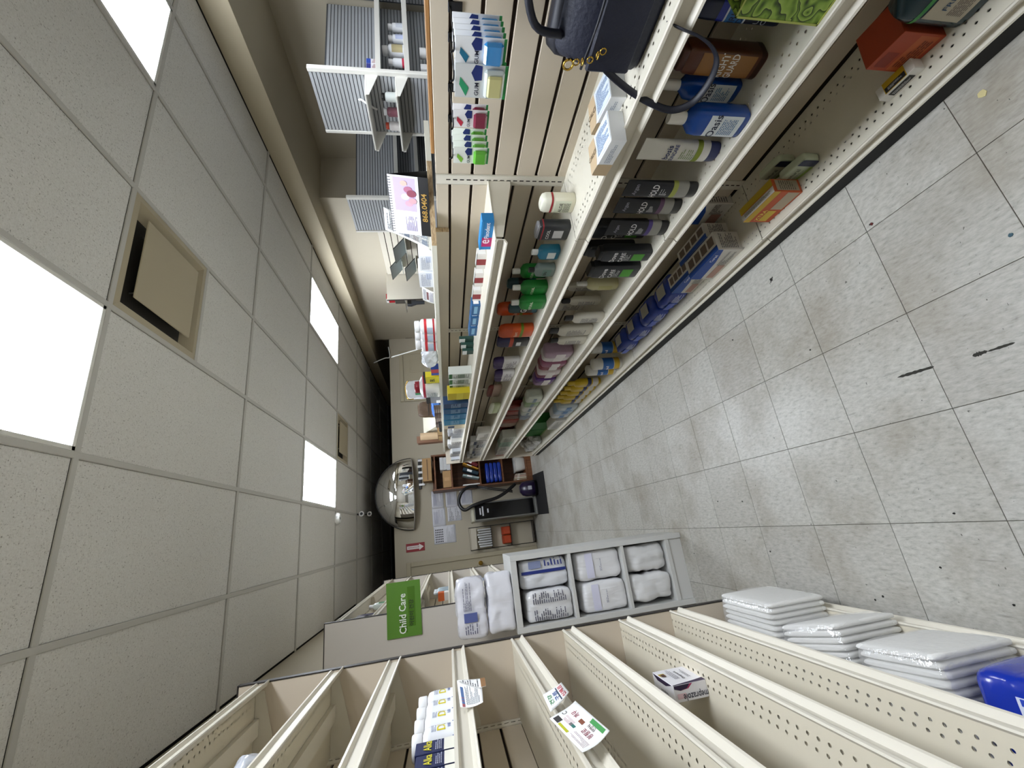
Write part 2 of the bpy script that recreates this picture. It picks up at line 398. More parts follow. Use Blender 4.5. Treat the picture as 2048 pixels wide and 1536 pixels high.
lab = ['near aisle, beside the wide square air diffuser', 'by the soffit beam over the grey slatwall shelving', 'over the far aisle before the round mirror', 'by the soffit beam over the far counter', 'assumed over the aisle, unseen behind the camera, added to brighten the near end', 'assumed by the soffit, unseen behind the camera, added to brighten the near end']
for (lx, ly), l_ in zip(LIGHTS, lab):
    t = thing('ceiling_light', 'recessed bright white rectangular ceiling light panel '+l_, 'ceiling light', (lx+CW/2, ly+CD/2, CEIL), group='recessed ceiling light panels')
    b = MB(); a, d = CW/2-.012, CD/2-.012
    for q in ((-a, -a+.018, -d, d), (a-.018, a, -d, d), (-a, a, -d, -d+.018), (-a, a, d-.018, d)): b.rbox(*q, -.003, .03, .002)
    b.build('light_frame', WHITEM, t)
    MB().box(-a+.018, a-.018, -d+.018, d-.018, .004, .012).build('light_diffuser', LIGHTM, t)
for (vx, vy), l_ in zip(VENTS, ('beside the brightest light panel', 'in the far ceiling, small')):
    t = thing('air_diffuser', 'square beige ceiling air diffuser with a dropped centre plate, '+l_, 'air vent', (vx+CW/2, vy+CW/2, CEIL), group='ceiling air diffusers')
    VM = mat('diffuser_paint', '#b3a78d', .5)
    a = CW/2-.012; b = MB()
    for k in range(4):
        Mx = Matrix.Rotation(k*math.pi/2, 4, 'Z')
        b.add([(-a, -a, 0), (a, -a, 0), (a-.03, -a+.03, -.004), (-a+.03, -a+.03, -.004), (a-.10, -a+.10, .09), (-a+.10, -a+.10, .09)], [(0, 1, 2, 3), (3, 2, 4, 5)], False, Mx)
    b.build('flange', VM, t)
    MB().box(-a+.1, a-.1, -a+.1, a-.1, .088, .092).build('duct_opening', mat('duct_dark', '#1c1a17', .9), t)
    MB().rbox(-.205, .205, -.205, .205, -.012, -.004, .003).build('centre_plate', VM, t)
    for sx in (-.15, .15):
        for sy in (-.15, .15): MB().cyl((sx, sy, -.004), (sx, sy, .09), .004, 6).build('plate_hanger', STEEL, t)
p = aZ(676, 1037, CEIL-.02)
t = thing('smoke_detector', 'small round white smoke detector on the ceiling tile past the light', 'smoke detector', (p.x, p.y, CEIL))
MB().loft([(.004, .13, .13, 2), (-.02, .13, .13, 2), (-.045, .1, .1, 2)], 20).build('housing', WHITE, t); MB().loft([(-.045, .03, .03, 2), (-.049, .028, .028, 2)], 12).build('sensor_grille', C('#888884'), t)
for k, (px, l_) in enumerate((((722, 1028), 'nearer'), ((738, 1028), 'farther'))):
    p = aZ(*px, CEIL-.06)
    t = thing('security_camera', 'white bullet security camera with a dark lens hung from the ceiling, the %s of two' % l_, 'camera', (p.x, p.y, CEIL), group='security cameras on the ceiling')
    b = MB(); b.cyl((0, 0, .004), (0, 0, -.06), .012); b.build('stem', BLACK, t)
    MB().cyl((0, .04, -.06), (0, -.05, -.075), .036, 16).build('camera_body', WHITE, t); MB().cyl((0, -.05, -.075), (0, -.054, -.0755), .02, 14).build('lens', BLACK, t)

# ================================================================== GONDOLA ON THE RIGHT OF THE AISLE
XF, XB = .965, 1.245
YS = [-.025, 1.21, 2.445, 3.68, 4.915, 6.15]
ZD = {'b': .10, 1: .53, 2: .89, 3: 1.19}
g = thing('shelving_unit', 'long cream slatwall gondola shelving with perforated shelves of toiletries', 'shelving', (1.1, 3.0, 0))
def wpart(b, name, material, parent, **k):
    """geometry given in world coordinates, re-based to the parent's origin"""
    o = Vector(parent.location)
    b.v = [tuple(Vector(v)-o) for v in b.v]; return b.build(name, material, parent, **k)
wpart(MB().box(XB+.012, XB+.05, YS[0], YS[-1], .02, 1.385), 'back_board', GROOVE, g)
SLATM = mat('slat_laminate', '#c8bca8', .5, vary=.03, bscale=2)
def rail_prof(xf, zt, zb, s):
    """price rail section; s=+1 faces -X (shelf body toward +X)"""
    q = [(0, zt+.004), (-.004, zt+.002), (-.005, zt-.004), (.004, zt-.009), (.0045, zb+.014), (-.009, zb+.006), (-.011, zb+.001), (-.008, zb-.001), (.008, zb+.008), (.010, zt-.003)]
    return [(xf+s*x, z) for x, z in q]
def shelf(parent, y0, y1, xf, xb, zt, zb, s, perf, name='shelf', arm=True):
    b = MB(); a, c_ = sorted((xf+s*.003, xb)); b.box(a, c_, y0+.002, y1-.002, zt-.003, zt)
    sh = wpart(b, name, perf, parent)
    o = Vector(parent.location)
    r = MB(); r.extr(rail_prof(xf, zt, zb, s), y0+.002, y1-.002); r.v = [tuple(Vector(v)-o) for v in r.v]; r.build('price_rail', CREAM, sh)
    if arm:
        for yy in (y0+.004, y1-.007):
            k = MB(); k.extr([(xf+s*.02, zt-.004), (xb, zt-.004), (xb, zt-.085), (xb-s*.02, zt-.085), (xf+s*.02, zt-.03)], yy, yy+.003)
            k.v = [tuple(Vector(v)-o) for v in k.v]; k.build('bracket', CREAM, sh)
        k = MB(); xm0, xm1 = sorted((xf+s*.10, xf+s*.15)); k.box(xm0, xm1, y0+.008, y1-.008, zt-.02, zt-.0035)
        k.v = [tuple(Vector(v)-o) for v in k.v]; k.build('stiffener', CREAM, sh)
    return sh
pitch = .0815
for si in range(5):
    y0, y1 = YS[si]+.022, YS[si+1]-.022
    z = 1.385
    first = True
    zz = 1.385
    while zz > .12:
        z1 = zz; z0 = max(zz-pitch+.011 if not first else 1.338, .1)
        wpart(MB().rbox(XB, XB+.012, y0, y1, z0, z1, .0015), 'slat', SLATM, g)
        zz = z0-.011; first = False
def upright(parent, x, y, z0, z1, face, wd=.044, ax='x'):
    """slotted steel upright; face = -1 faces -X, +1 faces +X"""
    b = MB(); vs = []; fs = []
    zs = [z0]; z = z0+.012
    while z < z1-.03: zs += [z, z+.016]; z += .0254
    zs.append(z1); ys = [-wd/2, -.0025, .0025, wd/2]
    xo = x+face*.004
    for zz_ in zs:
        for yy in ys: vs.append((xo, y+yy, zz_))
    for i in range(len(zs)-1):
        for k in range(3):
            if k == 1 and i % 2 == 1: continue
            fs.append((i*4+k, i*4+k+1, i*4+k+5, i*4+k+4))
    b.add(vs, fs)
    for yy in (-wd/2, wd/2): b.box(min(x, xo), max(x, xo), y+yy-.001, y+yy+.001, z0, z1)
    return wpart(b, 'upright', CREAM, parent)
for yv in YS[1:-1]:
    upright(g, XB, yv, .1, 1.385, -1)
    wpart(MB().box(XB+.004, XB+.012, yv-.022, yv+.022, .1, 1.385), 'slot_shade_backing', GROOVE, g)  # dark rear wall; the shade inside the slots is put into its colour
for si in range(5):
    y0, y1 = YS[si], YS[si+1]
    shelf(g, y0, y1, XF, XB, ZD['b'], .062, 1, PERF_R, 'base_deck', arm=False)
    for lv in (1, 2, 3):
        if lv == 3 and si == 0: continue
        shelf(g, y0, y1, XF, XB, ZD[lv], ZD[lv]-(.05 if lv < 3 else .042), 1, PERF_R)
wpart(MB().box(XF-.004, XF+.02, YS[0], YS[-1], 0, .06), 'kick_plate', mat('kick_black', '#0a0a0a', .6), g)
wpart(MB().rbox(XF-.005, XB+.06, YS[-1], YS[-1]+.02, .0, 1.385, .002), 'end_panel', PUTTY, g)
# brown edging on the near section, and the raised ledge with fascia
wpart(MB().rbox(XB+.012, XB+.05, YS[0], 1.115, 1.3855, 1.398, .002), 'wood_edging', mk_wood('oak_edge', '#8a6238', '#a97d4b', (30, 3, 30)), g)
t = thing('counter_ledge', 'raised cream counter ledge with a raw plywood end on top of the gondola', 'counter', (1.27, 3.8, 1.39))
LT = mat('ledge_laminate', '#e9e6d6', .4)
def poly_slab(pts, z0, z1):
    n = len(pts); b = MB(); b.add([(x, y, z0) for x, y in pts]+[(x, y, z1) for x, y in pts], [tuple(reversed(range(n))), tuple(range(n, 2*n))]+[(i, (i+1) % n, n+(i+1) % n, n+i) for i in range(n)]); return b
wpart(poly_slab([(1.14, 1.46), (1.40, 1.275), (1.62, 1.275), (1.62, 6.2), (1.14, 6.2)], 1.394, 1.4145), 'ledge_top', LT, t)
e0, e1 = Vector((1.14, 1.46, 0)), Vector((1.40, 1.275, 0)); n_ = Vector((-.58, -.81, 0))*.003
wpart(poly_slab([(e0.x, e0.y), (e0.x+n_.x, e0.y+n_.y), (e1.x+n_.x, e1.y+n_.y), (e1.x, e1.y)], 1.394, 1.4145), 'plywood_end', PLY, t)
wpart(MB().rbox(1.222, 1.243, 1.475, 6.15, 1.337, 1.394, .002), 'fascia_board', PUTTY, t)
wpart(MB().box(1.2225, 1.2428, 1.472, 1.4752, 1.338, 1.394), 'plywood_fascia_end', PLY, t)

# ================================================================== WALL SHELVING ON THE LEFT (near)
LF, LB = -.42, -.68
g1 = thing('shelving_unit', 'tall cream steel wall shelving with eight mostly empty perforated shelves', 'shelving', (-.55, .6, 0))
LY = [-.6, .63, 1.85]
LZ = [.10, .53, .76, 1.0, 1.21, 1.44, 1.675, 1.88, 2.13]
wpart(MB().box(LB-.05, LB-.012, LY[0], LY[-1], .02, 2.18), 'back_board', GROOVE, g1)
for si in range(2):
    zz = 2.18
    while zz > .12:
        z0 = max(zz-.0725, .1); wpart(MB().rbox(LB-.012, LB, LY[si]+.022, LY[si+1]-.022, z0, zz, .0015), 'slat', SLATM, g1); zz = z0-.009
    for zt in LZ: shelf(g1, LY[si], LY[si+1], LF, LB, zt, zt-(.045 if zt > .2 else .038), -1, PERF_L, arm=zt > .2, name='shelf' if zt > .2 else 'base_deck')
for yv in (LY[0]+.02, LY[1], LY[2]-.022): upright(g1, LB, yv, .1, 2.18, 1)
wpart(MB().box(LF-.02, LF-.012, LY[0], LY[-1], 0, .062), 'kick_plate', MATS['kick_black'], g1)
wpart(MB().rbox(LB-.05, LF+.002, LY[-1], LY[-1]+.022, 0, 2.187, .002), 'end_panel', mat('panel_peach', '#d3c6b3', .5), g1)
b = MB(); b.box(LF+.002, LF+.006, LY[-1]-.001, LY[-1]+.023, 0, 2.19); b.box(LB-.05, LF+.006, LY[-1]-.001, LY[-1]+.023, 2.187, 2.191); wpart(b, 'edge_trim', DARK, g1)

# ================================================================== WALL SHELVING ON THE LEFT (farther, child care)
g2 = thing('shelving_unit', 'tall cream shelving bay of child care products beyond the white end panel', 'shelving', (-.55, 4.1, 0))
MY = [2.94, 4.17, 5.4]; MZ = [.10, .53, .76, .98, 1.2, 1.45, 1.69, 1.92, 2.13]
wpart(MB().box(LB-.05, LB-.012, MY[0], MY[-1], .02, 2.18), 'back_board', GROOVE, g2)
for si in range(2):
    zz = 2.18
    while zz > .12:
        z0 = max(zz-.0725, .1); wpart(MB().rbox(LB-.012, LB, MY[si]+.022, MY[si+1]-.022, z0, zz, .0015), 'slat', SLATM, g2); zz = z0-.009
    for zt in MZ: shelf(g2, MY[si]+(.022 if si == 0 else 0), MY[si+1], LF, LB, zt, zt-.04, -1, CREAM, name='shelf' if zt > .2 else 'base_deck')
upright(g2, LB, MY[1], .1, 2.18, 1)
wpart(MB().box(LF-.02, LF-.012, MY[0], MY[-1], 0, .062), 'kick_plate', MATS['kick_black'], g2)
for k, yv in enumerate((MY[0], MY[-1])):
    wpart(MB().rbox(LB-.05, LF+.002, yv, yv+.02, 0, 2.187, .002), 'end_panel', mat('panel_white', '#cdc6bc', .5), g2)
    b = MB(); b.box(LF+.002, LF+.006, yv-.001, yv+.021, 0, 2.19); b.box(LB-.05, LF+.006, yv-.001, yv+.021, 2.187, 2.191); wpart(b, 'edge_trim', DARK, g2)

# ================================================================== PRODUCT BUILDERS (front faces -Y, base at origin)
def curve_y(x, w, d, e): return -(d/2)*max(0, 1-abs(x/(w/2))**e)**(1/e)
def lines_of_print(t, n, fn, w, z0, z1, material, name='small_print', seed=0, fill=.8):
    """rows of small print as thin ragged bars"""
    n = n*2 if n > 1 else 2
    rr = random.Random(seed); b = MB(); h = max(abs(z1-z0)/n, .0015)
    for i in range(n):
        z = z1-(i+.5)*h; x = -w/2
        end = w/2*(rr.uniform(.3, 1)*2-1) if rr.random() < .5 else w/2
        while x < end-.002:
            L = min(rr.uniform(.25, .7)*h*4, end-x)
            b.add([fn(x, z-h*.2), fn(x+L, z-h*.2), fn(x+L, z+h*.2), fn(x, z+h*.2)], [(0, 1, 2, 3)]); x += L+h*.35
    o = b.build(name, material, t, kind='stuff'); return o
PROF = {  # (z, w) fractions of body, then cap
 'pill': ([(0, .9), (.03, 1), (.62, 1), (.7, .93), (.76, .62), (.8, .6)], [(.77, .74), (.79, .78), (.97, .78), (1, .72)], 2),
 'lotion': ([(0, .88), (.03, 1), (.6, 1), (.72, .9), (.8, .55), (.82, .5)], [(.8, .56), (.81, .58), (.97, .58), (1, .5)], 3),
 'wash': ([(0, .95), (.04, 1), (.8, 1), (.9, .96), (.93, .85)], [(.91, .8), (.92, .84), (.985, .84), (1, .78)], 5),
 'mouth': ([(0, .9), (.03, 1), (.6, 1), (.7, .9), (.77, .5), (.8, .42)], [(.78, .44), (.79, .46), (.97, .46), (1, .42)], 4),
 'can': ([(0, .94), (.02, 1), (.76, 1), (.8, .95)], [(.79, .96), (.8, .98), (.95, .98), (.985, .85), (1, .6)], 2),
 'stick': ([(0, .92), (.03, 1), (.62, 1), (.63, .98)], [(.625, 1), (.85, 1), (.96, .86), (1, .6)], 3.2),
 'spray': ([(0, .92), (.04, 1), (.62, 1), (.72, .8), (.76, .45)], [(.75, .42), (.85, .42), (.86, .36), (.97, .36), (1, .3)], 2.4),
}
def bottle(name, label, cat, loc, rz, h, w, d, body, cap, kind='lotion', lab=None, texts=(), group=None, rough=.3, band=None, capkind=None, trans=0, tilt=None, fine=None):
    t = thing(name, label, cat, loc, rz, group, rot=tilt)
    pb, pc, e = PROF[kind]
    bmat = C(body, rough) if not trans else mat('tr_'+body, body, .08, trans=trans)
    MB().loft([(z*h, f*w, f*d if f > .8 else f*min(w, d)*(1 if kind in ('pill', 'can') else .95), e if f > .8 else 2) for z, f in pb], 28).build('body', bmat, t)
    MB().loft([(z*h, f*w, f*(d if kind in ('can', 'stick', 'wash', 'pill') else min(w, d)), e if kind in ('stick', 'wash') else 2) for z, f in pc], 24).build('cap', C(cap, .35), t)
    if band:
        for z0, z1, hx in band:
            MB().loft([(z0*h, w*1.012, d*1.02, e), (z1*h, w*1.012, d*1.02, e)], 28, caps=False).build('colour_band', C(hx, .35), t)
    fn = lambda x, z: (x, curve_y(x, w*1.02, d*1.03, e)-.0006, z)
    if lab:
        z0, z1, hx, wf = lab; n = 12; vs = []; fs = []
        for i in range(n+1):
            x = (-.5+i/n)*w*wf
            for z in (z0*h, z1*h): vs.append((x, curve_y(x, w*1.012, d*1.02, e)-.0003, z))
            if i: fs.append((2*i-2, 2*i, 2*i+1, 2*i-1))
        MB().add(vs, fs, True).build('paper_label', C(hx, .45), t)
    for s_, zf, hf, hx in texts: letter(t, s_, hf*h, lambda x, y, zf=zf: fn(x, zf*h+y), C(hx, .5), maxw=w*.86)
    if fine: lines_of_print(t, fine[3], fn, w*fine[2], fine[0]*h, fine[1]*h, C(fine[4], .5), seed=int(h*1e4))
    return t
def tube(name, label, loc, rz, h, w, d, body, cap, bands=(), texts=(), group=None, cat='tube', fine=None):
    """squeeze tube standing on its cap with a flat crimped top"""
    t = thing(name, label, cat, loc, rz, group)
    MB().loft([(0, w*.86, d*.9, 2), (.004, w*.9, d*.95, 2), (h*.14, w*.93, d*.98, 2)], 24).build('cap', C(cap, .35), t)
    W = lambda f: (w*(.95+.12*f), d*(1-f)**.8+.003)
    MB().loft([(h*(.14+.86*f), *W(f), 2+f) for f in (0, .1, .3, .5, .7, .85, .95, .955, 1)], 28).build('body', C(body, .35), t)
    for f0, f1, hx in bands:
        MB().loft([(h*(.14+.86*f), W(f)[0]*1.01, W(f)[1]*1.02, 2+f) for f in (f0, (f0+f1)/2, f1)], 28, caps=False).build('colour_band', C(hx, .4), t)
    def fn(x, z):
        f = max(0, min(1, (z/h-.14)/.86)); a, b_ = W(f); return (x, curve_y(x, a*1.02, b_*1.04, 2+f)-.0008, z)
    for s_, zf, hf, hx in texts: letter(t, s_, hf*h, lambda x, y, zf=zf: fn(x, zf*h+y), C(hx, .5), maxw=w*.8)
    if fine: lines_of_print(t, fine[3], fn, w*fine[2], fine[0]*h, fine[1]*h, C(fine[4], .5), seed=int(h*1e4))
    return t
def face_fn(face, w, d, h, eps=.0005):
    if face == 'F': return lambda u, v: ((u-.5)*w, -d/2-eps, v*h)
    if face == 'B': return lambda u, v: ((.5-u)*w, d/2+eps, v*h)
    if face == 'R': return lambda u, v: (w/2+eps, (u-.5)*d, v*h)
    if face == 'L': return lambda u, v: (-w/2-eps, (.5-u)*d, v*h)
    return lambda u, v: ((u-.5)*w, (v-.5)*d, h+eps)
def fdim(face, w, d, h): return (w, h) if face in 'FB' else (d, h) if face in 'RL' else (w, d)
def carton(name, label, cat, loc, rz, w, d, h, hexc, panels=(), texts=(), group=None, fine=(), tilt=None, rough=.5, r=.0012, material=None):
    t = thing(name, label, cat, loc, rz, group, rot=tilt)
    MB().rbox(-w/2, w/2, -d/2, d/2, 0, h, r).build('box', material or C(hexc, rough), t)
    for p in panels:
        f = face_fn(p[0], w, d, h, .0004+.0002*panels.index(p))
        if len(p) == 6: pts = [(p[1], p[3]), (p[2], p[3]), (p[2], p[4]), (p[1], p[4])]
        else: pts = p[1]
        b = MB(); b.add([f(*q) for q in pts], [tuple(range(len(pts)))]); me = b.mesh('printed_panel'); me.materials.append(C(p[-1], rough)); new_obj('printed_panel', me, t)
    for face, s_, u, v, hf, hx, rot in texts:
        f = face_fn(face, w, d, h, .0018); fw, fh = fdim(face, w, d, h)
        letter(t, s_, hf*fh, lambda x, y, f=f, u=u, v=v, fw=fw, fh=fh: f(u+x/fw, v+y/fh), C(hx, .5), maxw=(fw if not rot else fh)*.9, rot=rot)
    for face, u0, u1, v0, v1, n, hx in fine:
        f = face_fn(face, w, d, h, .0018); fw, fh = fdim(face, w, d, h)
        lines_of_print(t, n, lambda x, z, f=f, fw=fw, fh=fh, uc=(u0+u1)/2: f(uc+x/fw, z/fh), (u1-u0)*fw, v0*fh, v1*fh, C(hx, .5), seed=n*7+len(hx))
    return t
def pillow_mb(w, d, h, seed=0, e=5., wr=.006, fr=14, cuts=15, top=None):
    """soft pack: subdivided box rounded as a superellipsoid with film wrinkles"""
    bm = bmesh.new(); bmesh.ops.create_cube(bm, size=2); bmesh.ops.subdivide_edges(bm, edges=bm.edges[:], cuts=cuts, use_grid_fill=True)
    off = Vector((seed*3.1, seed*1.7, seed*.9))
    for v in bm.verts:
        p = v.co; n = (abs(p.x)**e+abs(p.y)**e+abs(p.z)**e)**(1/e); q = p/n
        nrm = Vector((q.x, q.y, q.z)).normalized()
        P = Vector((q.x*w/2, q.y*d/2, (q.z+1)*h/2))
        k = noise.noise(P*fr+off)+.5*noise.noise(Vector((P.x*fr*3, P.y*fr*3, P.z*fr))+off)+.55*(noise.ridged_multi_fractal(P*fr*1.6+off, 1., 2., 2, 1., 1.)-1)
        P += nrm*(k*wr)
        if top: P.x *= 1-top*(P.z/h)**2; P.y *= 1-top*(P.z/h)**2
        P.z = max(P.z, 0)
        v.co = P
    return MB().bm(bm, smooth=True)
def soft(name, label, cat, loc, rz, w, d, h, hexc, seed=0, group=None, wr=.006, e=5., rough=.3, tilt=None, top=None, panels=(), texts=(), fine=(), fr=14):
    t = thing(name, label, cat, loc, rz, group, rot=tilt)
    pillow_mb(w, d, h, seed, e, wr, fr, top=top).build('wrapper', PACKM.setdefault((hexc, rough), None) or PACKM.__setitem__((hexc, rough), mk_pack('film_'+hexc, hexc, rough)) or PACKM[(hexc, rough)], t)
    def pf(face, u, v, off):
        a, c_ = 2*u-1, 2*v-1
        p = Vector({'F': (a, -1, c_), 'B': (-a, 1, c_), 'R': (1, a, c_), 'L': (-1, -a, c_)}.get(face, (a, c_, 1)))
        n = (abs(p.x)**e+abs(p.y)**e+abs(p.z)**e)**(1/e); q = p/n
        P = Vector((q.x*w/2, q.y*d/2, (q.z+1)*h/2))
        if top: P.x *= 1-top*(P.z/h)**2; P.y *= 1-top*(P.z/h)**2
        return P+q.normalized()*(off+wr*.75)
    for k, p in enumerate(panels):
        b = MB(); n = 8; vs = []; fs = []
        for i in range(n+1):
            for j in range(n+1): vs.append(pf(p[0], p[1]+(p[2]-p[1])*i/n, p[3]+(p[4]-p[3])*j/n, .001+.0004*k))
        for i in range(n):
            for j in range(n): q_ = i*(n+1)+j; fs.append((q_, q_+n+1, q_+n+2, q_+1))
        b.add(vs, fs, True).build('printed_panel', C(p[-1], .35), t)
    for face, s_, u, v, hf, hx, rot in texts:
        fw, fh = fdim(face, w, d, h)
        letter(t, s_, hf*fh, lambda x, y, u=u, v=v, fw=fw, fh=fh, face=face: pf(face, u+x/fw, v+y/fh, .0032), C(hx, .4), maxw=(fw if not rot else fh)*.85, rot=rot)
    for face, u0, u1, v0, v1, n, hx in fine:
        fw, fh = fdim(face, w, d, h)
        lines_of_print(t, n, lambda x, z, fw=fw, fh=fh, uc=(u0+u1)/2, face=face: pf(face, uc+x/fw, z/fh, .0028), (u1-u0)*fw, v0*fh, v1*fh, C(hx, .5), seed=n*7)
    return t
RZ, LZR = -math.pi/2, math.pi/2
def fitR(x0, x1, y0, y1, zd, xmin=.975, xmax=1.16):
    """pixel extent of something standing on a right-hand shelf -> front X, centre Y, width, height"""
    yc = (y0+y1)/2; X = min(max(aZ(x1, yc, zd).x, xmin), xmax)
    ya, yb = aX((x0+x1)/2, y0, X).y, aX((x0+x1)/2, y1, X).y
    h = aX(x0, yc, X).z-zd
    if h < .04: print('LOW', x0, x1, y0, y1, zd, round(h, 3), round(X, 3))
    return X, (ya+yb)/2, max(abs(yb-ya), .02), max(h, .04)
def rowR(n, ypx0, ypx1, xpx, X, gap=.94):
    a, c_ = aX(xpx, ypx0, X).y, aX(xpx, ypx1, X).y; p = (c_-a)/n
    return [(a+p*(i+.5), p*gap) for i in range(n)]
def rb(name, label, cat, px, lv, d, body, cap, kind='lotion', wk=.85, dx=0, **k):
    X, Yc, wd, h = fitR(*px, ZD[lv]); wd *= wk
    dd = d if d > 0 else wd
    return bottle(name, label, cat, (X+dd/2+dx, Yc, ZD[lv]), RZ, h, wd, dd, body, cap, kind, **k)
def rc(name, label, cat, px, lv, d, hexc, wk=.9, dx=0, **k):
    X, Yc, wd, h = fitR(*px, ZD[lv]); wd *= wk
    return carton(name, label, cat, (X+d/2+dx, Yc, ZD[lv]), RZ, wd, d, h, hexc, **k)

# ================================================================== RIGHT GONDOLA: hanging cards on hooks
HKM = mat('hook_wire', '#3a3a3c', .35, metal=1)
def hook(y, z, x0=XB, L=.17, lab_='', grp='peg hooks on the slatwall'):
    t = thing('peg_hook', lab_, 'hook', (x0, y, z), group=grp)
    MB().tube(smooth_path([(.006, 0, -.03), (0, 0, -.002), (-.01, 0, 0), (-L*.6, 0, 0), (-L+.01, 0, .003), (-L, 0, .012)], 4), .0024, 6).build('wire', HKM, t)
    MB().rbox(-.004, .009, -.012, .012, -.03, .006, .001).build('slat_clip', HKM, t)
    return t
def blister(name, label, y, z, x, w, h, base, group, top_hex, bubble_hex, case=None, text='GUM', tilt=0):
    t = thing(name, label, 'blister pack', (x, y, z), RZ+tilt, group)
    bm = MB().rbox(-w/2, w/2, -.0006, .0006, -h, .008, .0005); bm.build('backing_card', C(base, .4), t)
    f = lambda u, v, e=.001: ((u-.5)*w, -.0006-e, -h+v*h)
    def pan(pts, hx, e=.0006):
        b = MB(); b.add([f(*q, e) for q in pts], [tuple(range(len(pts)))]); me = b.mesh('printed_panel'); me.materials.append(C(hx, .35)); new_obj('printed_panel', me, t)
    pan([(.05, .84), (.4, .98), (.62, .96), (.3, .78)], top_hex); pan([(.0, 0), (1, 0), (1, .06), (0, .06)], '#2f9a4f')
    pan([(.55, .52), (.95, .52), (.98, .66), (.75, .74), (.52, .66)], '#1f2f6e')
    letter(t, text, h*.09, lambda x_, y_: f(.28+x_/w, .62+y_/h, .0012), C('#20203a', .5), maxw=w*.5)
    b = MB(); n = 6
    b.rbox(-w*.42, w*.42, -.016, -.0006, -h*.93, -h*.52, .006); b.build('bubble', mat('bub_'+bubble_hex, bubble_hex, .12, coat=.6), t)
    if case: MB().rbox(-w*.32, w*.32, -.024, -.014, -h*.88, -h*.58, .004).build('dispenser', C(case, .35), t)
    return t
hz = 1.334
def ypx(x, y, X): return aX(x, y, X).y
yA = ypx(905, 90, 1.1)
hook(yA, hz, lab_='dark wire peg hook carrying white interdental brush packs')
for i in range(5):
    blister('interdental_pack', 'white and blue carded interdental brush pack hung on a hook', yA+.002*i, hz-.008, 1.085+.024*i, .062, .115, '#eef0f2', 'white and blue carded packs', '#1f6f8f', '#2f86c8', text='GUM', tilt=.03*i)
yB = ypx(905, 160, 1.08)
hook(yB, hz, lab_='dark wire peg hook carrying dental floss packs')
for i in range(2):
    blister('floss_pack', 'silver and green carded dental floss pack with a boxed dispenser', yB+.012*i, hz-.008, 1.08+.035*i, .085, .125, '#d5d8d8', 'carded dental floss packs', '#2f9a6a', '#c9d2cf', case='#c9c48a', text='GUM', tilt=-.04*i)
yC = ypx(905, 236, 1.12)
hook(yC, hz, lab_='dark wire peg hook carrying maroon brush packs')
for i in range(2):
    blister('interdental_pack', 'white and maroon carded interdental brush pack hung on a hook', yC+.006*i, hz-.008, 1.12+.03*i, .055, .095, '#f0eeee', 'white and maroon carded packs', '#c03048', '#7c2440', text='GUM', tilt=.06*i)
yD = ypx(905, 305, 1.1)
hook(yD, hz, lab_='dark wire peg hook carrying green brush packs')
for i in range(4):
    blister('interdental_pack', 'white and lime green carded interdental brush pack hung on a hook', yD, hz-.008, 1.09+.026*i, .058, .1, '#eef2ea', 'white and lime green carded packs', '#86c440', '#5fae3a', text='GUM')

# ================================================================== SHELF 2 (upper) of the right gondola
# navy handbag
c0 = aZ(1262, 133, ZD[2]); NAVY = mat('navy_leather', '#12172b', .6, bump=.25, bscale=90); NAVYD = mat('navy_strap', '#0e1120', .5)
bx, by = 1.10, c0.y-.17
t = thing('handbag', 'navy leather handbag with gold zips and a long strap on the shelf', 'handbag', (bx, by, ZD[2]), RZ)
MB().loft([(0, .325, .15, 6), (.012, .335, .165, 6), (.08, .345, .17, 5), (.145, .34, .15, 4.5), (.19, .325, .11, 4), (.208, .31, .07, 3.4), (.212, .28, .03, 3)], 40).build('body', NAVY, t)
MB().loft([(.175, .35, .055, 5), (.2, .34, .07, 4), (.222, .31, .05, 3), (.225, .29, .03, 3)], 32).build('top_gusset', NAVYD, t)
MB().rbox(-.155, .12, -.094, -.083, .03, .14, .006).build('front_pocket', NAVY, t)
b = MB(); b.tube(smooth_path([(-.16, -.075, .145), (-.05, -.088, .14), (.1, -.086, .142), (.16, -.075, .145)]), .0035, 6); b.build('zip', mat('zip_tape', '#0b0d18', .5), t)
def chain(pts, n):
    path = smooth_path(pts, 8); b = MB()
    for i in range(n):
        p = path[int(i*(len(path)-1)/max(1, n-1))]; ring = [p+Vector((math.cos(a)*.007, (math.sin(a)*.007 if i % 2 else 0), (math.sin(a)*.007 if i % 2 == 0 else 0))) for a in [6.2832*k/10 for k in range(11)]]
        b.tube(ring, .0018, 5)
    b.build('zip_pull', GOLD, t, kind='stuff')
chain([(-.13, -.1, .17), (-.12, -.105, .14), (-.1, -.105, .115)], 5); chain([(.06, -.1, .16), (.05, -.11, .13)], 4)
b = MB(); b.tube([(-.168+.012*math.cos(a), -.05, .17+.012*math.sin(a)) for a in [6.2832*k/14 for k in range(15)]], .003, 6); b.build('strap_ring', GOLD, t)
b = MB(); b.tube(smooth_path([(.1, -.04, .2), (.09, -.05, .26), (.0, -.05, .3), (-.09, -.05, .27), (-.11, -.04, .2)]), .009, 8); b.build('handle', NAVYD, t)
Mi = t.matrix_basis.inverted()
Mi = (Matrix.Translation((bx, by, ZD[2])) @ Matrix.Rotation(RZ, 4, 'Z')).inverted()
sp = [aX(1190, 106, 1.03), aX(1212, 140, 1.01), aX(1258, 180, .985), aX(1305, 208, .955), aX(1345, 220, .94), aX(1385, 205, .935), aX(1418, 165, .933), aX(1433, 125, .933), aX(1425, 96, .935), aX(1400, 74, .94), aX(1368, 60, .955), aX(1335, 45, .985)]
b = MB(); b.tube(smooth_path([Mi @ p for p in sp], 6), .0085, 8, flat=.28); b.build('shoulder_strap', NAVYD, t)
